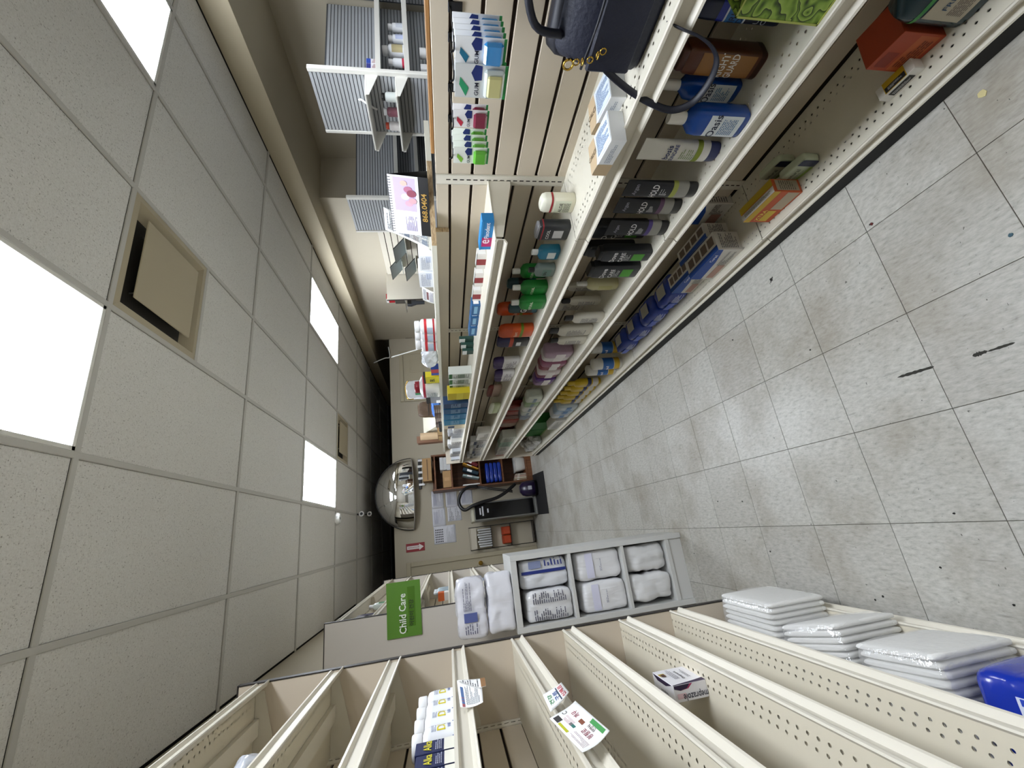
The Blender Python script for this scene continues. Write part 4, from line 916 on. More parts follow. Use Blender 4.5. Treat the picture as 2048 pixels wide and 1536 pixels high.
for k in range(2):
    Yk, wk, hk = onc(503+k*34, 533+k*34, 838, 1.32)
    carton('tissue_box', ['white printed carton on the ledge under the leaflet racks', 'white printed carton on the ledge beside the standing leaflet'][k], 'box', (1.34, Yk, CT), RZ, wk, .09, hk, '#e6e8ee', fine=[('F', .1, .9, .2, .85, 4, '#8a92a8')], panels=[('F', .55, .95, .1, .5, '#c8d0e4')], group='white cartons on the ledge')
Yc, wd, h = onc(577, 608, 845, 1.24)
sheet('paper_flyer', 'white leaflet with a dark red oval standing on the ledge', 'paper', [(1.24, Yc+wd/2, CT+.001), (1.22, Yc-wd/2, CT+.001), (1.25, Yc-wd/2, CT+h), (1.27, Yc+wd/2, CT+h)], prints=[('P', .2, .8, .45, .62, '#6a2028'), ('L', .1, .9, .66, .95, 3, '#50506a'), ('L', .1, .9, .08, .4, 4, '#6a6a9a')], curl=.004)
for i, (y0, y1, xt) in enumerate(((645, 660, 829), (660, 675, 830), (675, 692, 831))):
    Yc, wd, h = onc(y0, y1, xt)
    bottle('supplement_bottle', 'tall white bottle with a red and white label and ribbed cap on the ledge', 'bottle', (1.27, Yc, CT), RZ, h, wd*.94, wd*.94, '#e8e8ea', '#eeeeee', 'pill', band=[(.08, .16, '#a8232c'), (.44, .56, '#c8333a')], lab=(.17, .43, '#aebccc', .8), group='white and red bottles on the ledge')
a0, a1 = aX(784, 714, 1.33), aX(838, 698, 1.33)
t = thing('plastic_strip', 'long narrow white plastic strip leaning behind the white and red bottles', 'strip', ((a0+a1)/2)); dv = (a1-a0)/2
b = MB(); b.tube([-dv, -dv*.3, dv*.3, dv, Vector((.02, dv.y-.03, CT+.004-(a0.z+a1.z)/2))], .012, 8, flat=.3); b.build('strip', WHITE, t)
Yc, wd, h = onc(700, 734, 842)
soft('plastic_bag', 'crumpled translucent white plastic bag on the ledge', 'bag', (1.28, Yc, CT), RZ, wd*.8, .12, h*.95, '#dfe4ea', seed=101, wr=.016, e=2.3, rough=.2, fr=16)
Yc, wd, h = onc(733, 746, 862); carton('medicine_box', 'small red and blue carton on the ledge beside the plastic bag', 'box', (1.27, Yc, CT), RZ, wd*.9, .05, max(h, .045), '#b8383c', panels=[('R', 0, 1, 0, 1, '#27469a'), ('F', 0, .4, 0, 1, '#27469a')])
Yc, wd, h = onc(748, 762, 847); carton('sticky_note_box', 'yellow carton with a black top edge on the ledge', 'box', (1.27, Yc, CT), RZ, wd*.92, .05, h, '#d2c81c', panels=[('F', 0, 1, .87, 1, '#141414'), ('R', 0, 1, .87, 1, '#141414'), ('T', 0, 1, 0, 1, '#141414')], texts=[('F', 'EK', .5, .45, .3, '#2a2a1a', 0)])
Yc, wd, h = onc(763, 782, 829); bottle('glue_bottle', 'white bottle with a dark red nozzle and red stripe on the ledge', 'bottle', (1.27, Yc, CT), RZ, h, wd*.85, wd*.7, '#e9e9e9', '#8f1f2c', 'lotion', band=[(.56, .66, '#b52a48')], fine=(.1, .5, .6, 5, '#4a6a6a'))
Yc, wd, h = onc(784, 800, 852); carton('device_box', 'grey and black device box on the ledge', 'box', (1.29, Yc, CT), RZ, wd*.9, .12, h, '#7c7e84', panels=[('F', 0, 1, .7, 1, '#1a1a1c'), ('F', 0, .4, 0, .3, '#e8e8ea')])
Yc, wd, h = onc(768, 797, 787, 1.4); t = thing('mailer_bag', 'upright white poly mailer with yellow foot standing behind the bottles', 'bag', (1.52, aX(810, 781, 1.52).y, CT), -.25)
pillow_mb(.2, .07, .36, 5, 5, .006).build('wrapper', mat('film_mailer', '#d4d6da', .25, bump=.3, bscale=20), t); MB().rbox(-.085, .085, -.046, -.04, .12, .19, .003).build('yellow_panel', C('#c99a2a', .4), t); MB().rbox(-.06, .0, -.046, -.04, .2, .26, .003).build('green_panel', C('#3a8a5a', .4), t)
MB().tube(smooth_path([(-.1, -.03, .28), (-.09, -.03, .345), (.03, -.03, .365), (.1, -.03, .33)]), .005, 6).build('gold_rim', GOLD, t)
Yc, wd, h = onc(803, 841, 803, 1.4); t = thing('leather_bag', 'brown leather bag with a dark seam standing on the ledge', 'bag', (1.54, aX(810, 822, 1.54).y, CT), -.2)
pillow_mb(.22, .12, .29, 8, 5, .006, top=.15).build('body', mat('brown_leather', '#46331f', .55, bump=.3, bscale=60), t); MB().box(-.09, .09, -.066, -.06, .15, .158).build('seam', C('#1a120a'), t)
Yc, wd, h = onc(798, 812, 842); soft('trash_bag_roll', 'glossy black plastic bag bundle on the ledge by the grey device box', 'bag', (1.42, Yc-.12, CT), RZ, .14, .09, .15, '#141416', seed=31, wr=.012, rough=.12)
Yc, wd, h = onc(812, 842, 840); t = thing('paper_towel_pack', 'blue and white tissue bundle lying on the ledge', 'pack', (1.33, Yc, CT), RZ); pillow_mb(wd*.75, .1, .1, 17, 4, .008).build('wrapper', mat('film_blue', '#4a7ac8', .25, bump=.3), t); MB().rbox(-.06, .1, -.056, -.05, .02, .05, .002).build('white_stripe', C('#dfe6f0'), t)
for i in range(7):
    Yc = aX(862, 816+i*6, 1.22).y; t = thing('pill_organiser', 'striped brown and grey spool of labels in the row on the ledge', 'spool', (1.22, Yc, CT), group='striped label spools')
    MB().loft([(0, .05, .05, 2), (.07, .05, .05, 2)], 18).build('roll', C(['#7a6a62', '#9a8c84', '#5a4a42'][i % 3], .7), t)
    b = MB(); 
    for z in (.015, .035, .055): b.loft([(z, .0515, .0515, 2), (z+.007, .0515, .0515, 2)], 18, caps=False)
    b.build('stripe_rings', C('#3a2f2a', .7), t)
t = thing('coiled_cord', 'black coiled telephone cord lying on the ledge', 'cord', (1.18, aX(865, 860, 1.2).y-.2, CT))
b = MB(); b.tube([(.05*(k/120)-.02+.0*k, -.22+.4*k/120, .02+.016*math.sin(k*.9)) if False else (.016*math.cos(k*.9), -.2+.4*k/120, .018+.016*math.sin(k*.9)) for k in range(121)], .0035, 5); b.build('cord', BLACK, t)
# cream display riser (slanted)
Yc = aX(840, 858, 1.3).y
t = thing('display_riser', 'cream slanted counter display riser with a printed lip', 'display stand', (1.50, Yc+.42, CT), RZ)
b = MB(); b.extr([(-.3, 0), (.3, 0), (.3, .02), (-.22, .26), (-.3, .26)], -.12, .12); b.build('riser', mat('riser', '#d9d4c2', .5), t)
MB().box(-.31, -.24, -.125, -.12, .2, .26).build('printed_lip', PAPER, t)
for i in range(2):
    Yc = aX(865, 892+i*12, 1.24).y; carton('book', 'thick worn brown book lying at the far end of the ledge, %s' % ['lower cover cream', 'darker'][i], 'book', (1.27, [5.1, 5.42][i], CT), RZ, .26, .16, .06, ['#8a6a44', '#6a4f34'][i], panels=[('F', 0, 1, .15, .85, '#b89a6a')], fine=[('F', .02, .98, .2, .8, 5, '#7a6040')], group='thick brown books')
carton('mail_box', 'tall flat brown carton standing at the far end of the ledge', 'box', (1.3, 5.95, CT), RZ, .12, .1, .36, '#6f4f3a', panels=[('F', 0, 1, .96, 1, '#c8b8a8')])
t = thing('paper_roll', 'roll of kraft paper standing at the far end of the ledge', 'roll', (1.3, 5.72, CT)); MB().loft([(0, .1, .1, 2), (.3, .1, .1, 2)], 20).build('roll', C('#b39a7a', .8), t); MB().loft([(.3005, .035, .035, 2), (.302, .03, .03, 2)], 14).build('core', C('#4a3a2a', .9), t)

# ================================================================== RIGHT WALL: grey slatwall gondolas
SLG = mat('grey_slat', '#b4b7ba', .45); SLGD = mat('grey_groove', '#55585c', .8)
def slat_panel_x(parent, x, y0, y1, z0, z1, face, pitch=.0254):
    wpart(MB().box(*(sorted((x, x-face*.02))), y0, y1, z0, z1), 'backing', SLGD, parent); b = MB(); z = z0+.01
    xs = sorted((x, x+face*.007))
    while z < z1-.018: b.box(xs[0], xs[1], y0+.012, y1-.012, z, z+pitch-.006); z += pitch
    wpart(b, 'slats', SLG, parent, kind='stuff')
def slat_panel_y(parent, y, x0, x1, z0, z1, pitch=.0254):
    wpart(MB().box(x0, x1, y, y+.02, z0, z1), 'backing', SLGD, parent); b = MB(); z = z0+.01
    while z < z1-.018: b.box(x0+.012, x1-.012, y-.007, y, z, z+pitch-.006); z += pitch
    wpart(b, 'slats', SLG, parent, kind='stuff')
GX = 3.0
GS = {}
for k, (y0, y1, l_) in enumerate(((2.03, 2.48, 'holding white capped bottles'), (3.16, 3.6, 'farther back and empty'))):
    gt = thing('shelving_unit', 'grey slatwall gondola end against the right wall, '+l_, 'shelving', (3.5, (y0+y1)/2, 0), group='grey slatwall gondolas')
    slat_panel_x(gt, GX, y0, y1, .05, 2.137, -1)
    b = MB()
    b.rbox(GX-.012, GX+.02, y0-.018, y0+.012, .0, 2.14, .003); wpart(b, 'edge_post', WHITEM, gt)
    b = MB(); b.rbox(GX-.012, GX+.02, y1-.012, y1+.012, .0, 2.14, .003); wpart(b, 'edge_post', WHITEM, gt)
    ym = (y0+y1)/2
    slat_panel_y(gt, ym, GX+.02, RWALL-.01, .05, 2.1)
    for z in (.5, .85, 1.2, 1.505, 1.70)[0 if k == 0 else 0:]:
        b = MB(); b.rbox(GX+.04, RWALL-.02, y0+.01, ym-.01, z-.012, z, .002); sh = wpart(b, 'shelf', mat('grey_shelf', '#c6c8c9', .45), gt)
        b = MB(); b.rbox(GX+.04, RWALL-.02, y0, y0+.01, z-.03, z+.006, .002); o_ = Vector(gt.location); b.v = [tuple(Vector(v)-o_) for v in b.v]; b.build('shelf_lip', WHITEM, sh)
    if k == 0:
        for z in (1.58, 1.78):
            b = MB(); b.rbox(GX-.2, GX-.01, y0+.01, y1-.01, z-.012, z, .002); sh = wpart(b, 'end_shelf', WHITEM, gt)
            o_ = Vector(gt.location)
            for yy in (y0+.006, y1-.01):
                b = MB(); b.extr([(GX-.008, z-.012), (GX-.2, z-.012), (GX-.2, z-.03), (GX-.008, z-.09)], yy, yy+.004); b.v = [tuple(Vector(v)-o_) for v in b.v]; b.build('bracket', WHITEM, sh)
wsl = thing('slat_panel', 'grey slatwall panels fixed to the right wall behind the gondolas', 'wall panel', (RWALL, 2.6, 0))
slat_panel_x(wsl, RWALL-.025, .9, 2.2, .1, 2.1, -1); slat_panel_x(wsl, RWALL-.025, 2.3, 3.3, .1, 1.98, -1)
def gb(xp, ybot, z, h, wd, l_, cap='#f2f2f2', body='#eceef0', kind='pill', **k):
    p = aY(xp, ybot, 2.12); return bottle('supplement_bottle', l_, 'bottle', (p.x, 2.12, z), 0, h, wd, wd, body, cap, kind, **k)
gb(805, 57, 1.505, .115, .06, 'small white pill bottle on the grey gondola shelf nearest the wall', lab=(.05, .5, '#c8ccd4', .8))
gb(805, 80, 1.505, .115, .06, 'small white pill bottle with a pale blue label on the grey gondola', lab=(.05, .55, '#b8c0dc', .8))
gb(800, 104, 1.505, .16, .085, 'large white pill bottle with a gold patterned label on the grey gondola', lab=(.1, .58, '#b0a47c', .9))
gb(805, 127, 1.505, .12, .06, 'small white pill bottle with a red stripe on the grey gondola', band=[(.08, .2, '#c02a44')])
for i, (yp, hx, l_) in enumerate(((124, '#2f4fae', 'blue'), (134, '#3a3f8a', 'indigo'))):
    p = aY(750, yp, 2.1); carton('medicine_box', 'small white carton with a %s cap panel on the top grey shelf' % l_, 'box', (p.x, 2.12, 1.70), 0, .05, .05, .075, '#e8e8ec', panels=[('F', 0, 1, .6, 1, hx)], fine=[('F', .1, .9, .1, .5, 3, '#b05a4a')], group='blue and white cartons on the grey gondola')
gb(856, 108, 1.2, .2, .09, 'tall white jar on the low grey shelf, half hidden by the slat panel', lab=(.1, .6, '#d2d4da', .9)); gb(856, 140, 1.2, .2, .085, 'tall white bottle with an orange label band on the low grey shelf', band=[(.2, .34, '#d2542c')])
for i, (yp, bd, cp, l_) in enumerate(((237, '#c9cfcc', '#101010', 'clear bottle with a black cap'), (254, '#7a4a56', '#c8c8c8', 'dark pink bottle with a white cap'), (272, '#d8d4d2', '#b5442a', 'white bottle with an orange cap'))):
    pz = 1.58; Yb = 2.12+.11*i; X = GX-.1
    bottle('supplement_bottle', 'small %s on the gondola end shelf' % l_, 'bottle', (X, Yb, pz), RZ, .1, .06, .06, bd, cp, 'pill', group='small bottles on the gondola end shelf')
t = thing('sale_tag', 'glossy white hooked tag hanging on the gondola end slats', 'tag', (GX-.012, 2.22, 1.83)); b = MB(); b.tube(smooth_path([(0, 0, .02), (-.02, -.02, .0), (-.02, .02, -.05), (-.018, .05, -.1)]), .008, 8, flat=.4); b.build('tag_strip', WHITE, t)

# cream slatwall bay on the right, leaflet racks
bay = thing('leaflet_bay', 'cream slatwall wall bay with a side panel and leaflet racks', 'wall panel', (3.5, 4.4, 0))
wpart(MB().box(3.512, 3.53, 3.75, 5.1, .0, 2.02), 'backing', GROOVE, bay); zz = 2.02
while zz > 1.2:
    wpart(MB().rbox(3.5, 3.512, 3.75, 5.09, zz-.066, zz, .0015), 'slat', mat('cream_slat', '#cbc4b4', .5), bay); zz -= .075
wpart(MB().rbox(3.1, 3.53, 5.1, 5.12, 0, 2.035, .002), 'side_panel', mat('cream_side', '#d2cbbb', .5), bay)
wpart(MB().box(3.096, 3.1, 5.099, 5.121, .2, 2.037), 'edge_trim', DARK, bay)
wpart(MB().box(3.098, 3.53, 5.1215, 5.1245, .2, 2.037), 'dark_edging', DARK, bay)
for i, (px, zz, l_) in enumerate((((768, 560), 1.86, 'topmost'), ((795, 535), 1.74, 'middle'), ((805, 575), 1.72, 'lowest'))):
    Yb = [4.78, 4.42, 4.82][i]; zz = [1.8, 1.72, 1.62][i]
    t = thing('leaflet_rack', 'slanted clear leaflet rack with a dark rim on the cream slatwall, the %s' % l_, 'rack', (3.498, Yb, zz), group='slanted leaflet racks')
    w2 = .14
    slab(t, 'tray', [(-.04, -w2, 0), (-.04, w2, 0), (-.2, w2, .13), (-.2, -w2, .13)], .004, C('#a9b2b2', .3)); slab(t, 'shelf_plate', [(0, -w2, -.012), (0, w2, -.012), (-.12, w2, -.012), (-.12, -w2, -.012)], .004, C('#b8beb8', .3))
    b = MB(); b.tube([(-.04, -w2, 0), (-.2, -w2, .13), (-.2, w2, .13), (-.04, w2, 0)], .005, 6); b.build('rim', BLACK, t)
    slab(t, 'leaflet', [(-.06, -.08, .02), (-.06, .08, .02), (-.18, .08, .118), (-.18, -.08, .118)], .002, C('#c4cac8', .6))
t = thing('wire_caddy', 'wire wall caddy holding a red box and a black scanner on the right wall', 'rack', (3.531, 5.75, 1.95))
b = MB()
for zz in (-.1, -.1): pass
for yy in (-.18, .18): b.tube([(0, yy, 0), (-.0, yy, -.12), (-.16, yy, -.12)], .004, 6)
b.tube([(-.16, -.18, -.12), (-.16, .18, -.12)], .004, 6); b.tube([(0, -.18, 0), (0, .18, 0)], .004, 6); b.build('wire_frame', STEEL, t, kind='stuff')
MB().rbox(-.15, -.01, -.17, -.06, -.115, .03, .004).build('tray_back', C('#4a4640'), t)
wall_stub = MB(); wall_stub.box(3.531, RWALL, 3.72, BACKY, 0, 2.537); wall_stub.build('wall_stub', WALLP, kind='structure')
carton('medicine_box', 'red and white carton standing in the wire wall caddy', 'box', (3.44, 5.62, 1.985), RZ, .11, .09, .12, '#a8202a', panels=[('F', 0, 1, .7, 1, '#e0dcd8')])
t = thing('barcode_scanner', 'black and grey barcode scanner hanging under the wall caddy', 'scanner', (3.43, 5.75, 1.55)); MB().loft([(.0, .05, .06, 3), (.12, .06, .07, 3), (.2, .12, .09, 3), (.26, .11, .08, 3)], 18).build('body', C('#3a3c40', .4), t); MB().rbox(-.05, .05, -.05, -.043, .2, .25, .003).build('scan_window', BLACK, t)
MB().box(.06, .1, -.02, .02, .1, .22).build('wall_mount', BLACK, t)
p = aY(815, 675, BACKY-.02)
t = thing('key_bunch', 'small bunch of keys hanging on the back wall beside the bottles', 'keys', (p.x, BACKY-.012, p.z)); MB().cyl((0, .01, .04), (0, -.02, .04), .004, 6).build('wall_nail', STEEL, t)
for k in (-1, 0, 1): MB().rbox(-.006+.014*k, .006+.014*k, -.014, -.011, -.06-.02*abs(k), .04, .002).build('key', C('#4a4234', .4), t)
t = thing('cable', 'thin white cable drooping above the partition wall', 'cable', (aY(735, 714, 7.1).x, 7.15, 2.3)); MB().tube(smooth_path([(-.1, .0, .24), (-.02, 0, .05), (.0, 0, -.04), (.2, .0, -.02)]), .008, 6).build('cable', WHITE, t)

# ================================================================== LEFT SHELVING: diaper packs, pack, boxes, flyers
zb = .10
PADM = mat('pad_fluff', '#e9e8e4', .9, bump=.3, bscale=60); PADE = mat('pad_edge', '#d9cfbc', .9)
def diaper_pack(label, loc, rz, n, pw, ph, pt, tilt=None):
    """clear-wrapped stack of folded pads; pads stand side by side along local y"""
    t = thing('diaper_pack', label, 'diaper pack', loc, rz, 'clear-wrapped pad packs', rot=tilt)
    D = n*pt
    for i in range(n):
        y = -D/2+(i+.5)*pt; j = random.uniform(-.004, .004)
        me_ = MB().loft([(0.004, pw*.985, pt*.85, 5, 0, y), (.012, pw, pt*1.0, 5, 0, y), (ph*.9+j, pw, pt*1.0, 5, 0, y), (ph*.965+j, pw*.985, pt*.9, 4, 0, y), (ph*.985+j, pw*.96, pt*.45, 3, 0, y)], 20)
        me_.build('pad', PADM, t)
    pillow_mb(pw+.018, D+.018, ph+.012, seed=n, e=7, wr=.004, fr=16).build('clear_wrap', FILM, t)
    return t
diaper_pack('tall clear-wrapped pack of white pads standing upright at the end panel', (-.50, 1.635, zb), LZR, 14, .28, .235, .0185)
diaper_pack('clear-wrapped pack of white pads, middle of three, slumped askew', (-.53, 1.34, zb), LZR+.2, 13, .24, .225, .0185)
diaper_pack('clear-wrapped pack of white pads leaning beside the blue pack', (-.53, 1.06, zb), LZR+.1, 13, .215, .24, .0185)
t = soft('underwear_pack', 'glossy royal blue incontinence underwear pack on the base shelf', 'pack', (-.528, .765, zb), LZR, .3, .25, .235, '#1230a4', seed=121, wr=.005, rough=.2, e=8, fr=9,
   panels=[('T', .1, .72, .16, .4, '#d4d8e8'), ('T', .12, .7, .17, .22, '#2a46b4'), ('T', .05, .25, .5, .8, '#cfd4e6')], fine=[('T', .14, .68, .24, .38, 4, '#2a3a90')])
def topt(s_, u, v, h, hx):
    f = lambda x, y: ((u-.5)*.3-x, (v-.5)*.25-y, .2405)
    letter(t, s_, h, f, C(hx, .4), maxw=.14)
topt('Attends', .66, .66, .034, '#eef0f8'); topt('Underwear', .66, .5, .024, '#dfe4f4')
# omeprazole carton on shelf
pz = .76
p = aZ(1400, 1400, pz)
carton('medicine_box', 'white medicine carton with a dark purple swoosh alone on an empty shelf', 'box', (-.48, 1.3125, pz), LZR, .121, .04, .098, '#e9e7ea',
  panels=[('F', [(.0, .0), (.16, 0), (.1, .35), (.02, 1), (0, 1)], '#2a1440'), ('T', [(.04, .02), (.98, .02), (.75, .3), (.35, .3)], '#241238'), ('L', [(.98, .5), (.98, .98), (.8, .98), (.66, .8), (.74, .6)], '#241238'), ('L', [(.66, .8), (.74, .6), (.98, .5), (.98, .42), (.72, .56)], '#a8205a'), ('L', .2, .5, .66, .92, '#e2c2c8'), ('F', .6, .75, .8, .98, '#b8a03a'), ('F', .55, .7, .82, .94, '#4a2a2a')],
  texts=[('F', 'Omeprazole', .5, .45, .12, '#3a3a44', 0), ('L', 'Omeprazole', .3, .3, .22, '#3a3a44', math.pi/2), ('T', 'Omeprazole', .45, .7, .2, '#4a4a54', 0)], fine=[('F', .3, .9, .55, .72, 2, '#6a6a74'), ('F', .3, .8, .22, .32, 1, '#6a6a74')])
# bottles and boxes on the eye-level shelf
ez = 1.44
for i in range(4):
    Yb = 1.50-.083*i; bottle('supplement_bottle', 'white pill bottle with a yellow and blue label on the eye-level shelf', 'bottle', (-.475, Yb, ez), LZR, .105, .07, .07, '#eeeef0', '#f2f2f2', 'pill', lab=(.03, .58, '#eef0f4', .9), band=[(.02, .08, '#27408a')], texts=[('D3', .33, .2, '#d8c81c'), ('1000', .15, .08, '#3a5aa0')], group='white pill bottles on the eye-level shelf', fine=(.45, .56, .5, 2, '#6a7a9a'))
for i in range(3):
    Yb = 1.155-.062*i; carton('medicine_box', 'navy medicine carton with yellow lettering in a row of three' , 'box', (-.48, Yb, ez), LZR, .056, .08, .09-.004*i, '#1a2350', panels=[('F', .0, 1, .05, .3, '#e8e6da')], texts=[('F', 'Alka', .5, .7, .2, '#d8d020', 0)], fine=[('F', .1, .9, .35, .52, 2, '#b8bcd0')], group='navy cartons on the eye-level shelf')
carton('medicine_box', 'large navy carton with big yellow Advil lettering on the eye-level shelf', 'box', (-.49, .885, ez), LZR, .15, .09, .125, '#16224e', panels=[('F', .55, 1, .02, .2, '#d8a02a'), ('R', .1, .9, .1, .4, '#e0a040')], texts=[('F', 'Advil', .5, .66, .3, '#e8d820', 0)], fine=[('F', .1, .9, .3, .45, 2, '#c8ccdc')])
soft('plastic_bag', 'silvery clear plastic bag lying on the high shelf', 'bag', (-.53, 1.2, 1.88), LZR, .3, .2, .07, '#ccd0d8', seed=55, wr=.014, e=3, rough=.15)
# shelf-edge flyers
def flyer(label, pts, prints, curl=-.006): return sheet('shelf_flyer', label, 'paper', pts, curl=curl, prints=prints)
rx = LF+.014
q = [aX(966, 1404, rx+.02), aX(962, 1371, rx+.02), aX(915, 1364, rx), aX(920, 1412, rx)]
flyer('white printed price flyer with a red and blue bar taped to the eye-level rail', q, [('P', .1, .75, .78, .9, '#4a6a9a'), ('P', .0, .35, .78, .9, '#9a4a50'), ('L', .08, .9, .12, .72, 6, '#4a525e')])
q = [aX(972, 1372, rx+.01), aX(969, 1353, rx+.01), aX(916, 1362, rx), aX(919, 1378, rx)]
flyer('narrow white flyer with a brown end strip taped to the eye-level rail', q, [('P', 0, 1, 0, .18, '#8a6238'), ('L', .1, .9, .25, .95, 4, '#50545c')], curl=-.003)
q = [aX(1138, 1384, rx+.02), aX(1122, 1362, rx+.03), aX(1086, 1392, rx+.004), aX(1101, 1423, rx+.004)]
flyer('small white Korean flyer with red and blue print on the middle rail', q, [('T', '신제품', .5, .2, .2, '#c03a4a'), ('T', '구름', .5, .5, .2, '#3a5a9a'), ('T', '건강', .5, .78, .2, '#2f8a4a'), ('L', .1, .9, .08, .16, 1, '#40444c'), ('P', .08, .92, .34, .4, '#3a4a60')], curl=-.003)
q = [aX(1219, 1461, rx+.035), aX(1147, 1397, rx+.04), aX(1102, 1441, rx+.004), aX(1163, 1503, rx+.004)]
flyer('large white Korean flyer with dark red lettering and green squares on the middle rail', q,
  [('T', '봉필로', .27, .5, .2, '#7a1430', .5), ('T', '민양식', .3, .28, .15, '#5a3a34', .5), ('T', '까무', .76, .3, .2, '#8a1c34', .4), ('T', 'C', .92, .52, .16, '#4a4a4a', .2), ('P', .06, .42, .05, .2, '#2f8a3c'), ('P', .10, .15, .09, .15, '#c8d84a'), ('P', .22, .27, .09, .15, '#c8d84a'), ('P', .34, .39, .09, .15, '#c8d84a'),
   ('P', .48, .6, .28, .42, '#7a3c1e'), ('P', .52, .66, .58, .68, '#2a6a62'), ('P', .8, .95, .72, .92, '#2c2a2a'), ('P', .5, .78, .84, .93, '#b8b81c'), ('L', .06, .45, .68, .9, 3, '#8a6a74'), ('L', .6, .85, .5, .7, 3, '#b07a88')], curl=-.006)

# ================================================================== CUBBY UNIT at the end of the child care bay
cy0, cy1, cx0, cx1, ch = 2.575, 2.915, -.568, -.166, 1.085
t = thing('cubby_unit', 'grey laminate three-cubby unit of pad packs beside the aisle', 'shelving', ((cx0+cx1)/2, (cy0+cy1)/2, 0))
o_ = Vector(t.location)
for nm, q in (('side_panel', (cx0, cx0+.03, cy0, cy1, 0, ch)), ('side_panel', (cx1-.03, cx1, cy0, cy1, 0, ch)), ('top_panel', (cx0+.03, cx1-.03, cy0, cy1, ch-.035, ch)), ('back_panel', (cx0+.03, cx1-.03, cy1-.012, cy1, .04, ch-.035)), ('bottom_panel', (cx0+.03, cx1-.03, cy0+.004, cy1-.012, .085, .11)), ('plinth', (cx0+.03, cx1-.03, cy0+.012, cy0+.028, 0, .085)), ('shelf', (cx0+.03, cx1-.03, cy0+.003, cy1-.012, .385, .405)), ('shelf', (cx0+.03, cx1-.03, cy0+.003, cy1-.012, .72, .74))):
    wpart(MB().rbox(*q, .0015), nm, GREYL, t)
mx = (cx0+cx1)/2
z1_ = [.11, .405, .74]
# lower cubby: two slim leaning bags; middle: two white packs; upper: two packs
PK = dict(cat='pad pack')
soft('pad_pack', 'white crinkled pack leaning in the bottom cubby, against the aisle side', 'pad pack', (mx+.085, cy0+.16, .112), 0, .155, .28, .262, '#dcdcdc', seed=131, wr=.012, e=7, rough=.22, fr=10, group='white pad packs in the bottom cubby')
soft('pad_pack', 'white crinkled pack leaning in the bottom cubby, against the wall side', 'pad pack', (mx-.08, cy0+.15, .112), .05, .155, .28, .268, '#e2e2e2', seed=132, wr=.012, e=7, rough=.22, fr=10, group='white pad packs in the bottom cubby')
carton('blister_box', 'flat black printed carton lying against the middle cubby shelf', 'box', (mx+.0, cy0+.22, .112+.252), 0, .16, .12, .012, '#1c1c22', fine=[('F', .1, .9, .2, .8, 1, '#a8a8a8')]) if False else None
soft('pad_pack', 'smooth white pack upright in the middle cubby on the aisle side', 'pad pack', (mx+.085, cy0+.16, .407), 0, .165, .26, .285, '#e8e8ea', seed=133, wr=.006, e=8, rough=.3, fine=[('F', .3, .7, .45, .5, 1, '#8a8aa0')], panels=[('F', .1, .9, .62, .78, '#dcdcf0')], group='smooth white packs in the middle cubby')
soft('pad_pack', 'smooth white pack upright in the middle cubby on the wall side', 'pad pack', (mx-.085, cy0+.15, .407), 0, .165, .26, .275, '#eaeaec', seed=134, wr=.006, e=8, rough=.3, fine=[('F', .3, .7, .45, .5, 1, '#8a8aa0')], panels=[('F', .1, .9, .62, .78, '#dcdcf0')], group='smooth white packs in the middle cubby')
soft('pad_pack', 'white pack with a navy stripe and blue print in the top cubby', 'pad pack', (mx+.085, cy0+.16, .742), 0, .16, .24, .29, '#dfe1e6', seed=135, wr=.008, e=8, rough=.25, panels=[('R', .0, 1, .5, .6, '#1d2f7e'), ('F', .5, .6, .02, .98, '#1d2f7e'), ('F', .66, .9, .55, .8, '#8a94b8')], fine=[('F', .7, .95, .1, .5, 3, '#2a3a8a')])
soft('pad_pack', 'white pack printed with bar code rows in the top cubby', 'pad pack', (mx-.085, cy0+.15, .742), 0, .165, .26, .275, '#e6e6e8', seed=136, wr=.008, e=8, rough=.25, fine=[('F', .1, .42, .15, .85, 8, '#4a4a5e'), ('F', .58, .92, .15, .85, 8, '#4a4a5e')])
# two packs standing on the cubby top, one behind
for i, (dx, dy, w_, h_, s_, l_) in enumerate(((-.085, .13, .13, .2, 141, 'upright white pack with a plain folded flap on the cubby top'), (-.055, .0, 0, 0, 0, ''), )):
    if not w_: continue
zt = ch+.001
soft('pad_pack', 'upright white pack with a plain seamed flap on top of the cubby', 'pad pack', (mx-.035, cy0+.1, zt), .12, .31, .17, .15, '#e4e4ea', seed=141, wr=.012, e=8, rough=.25, fr=11, group='white packs on top of the cubby')
soft('pad_pack', 'white pack with purple bar print stacked topmost on the cubby', 'pad pack', (mx-.04, cy0+.1, zt+.157), .08, .31, .17, .165, '#e6e6ee', seed=142, wr=.012, e=8, rough=.25, fr=11, panels=[('F', .28, .42, .35, .75, '#5a66a0')], fine=[('F', .45, .9, .5, .75, 3, '#5a5a74'), ('F', .1, .26, .35, .75, 3, '#5a5a74')], group='white packs on top of the cubby')

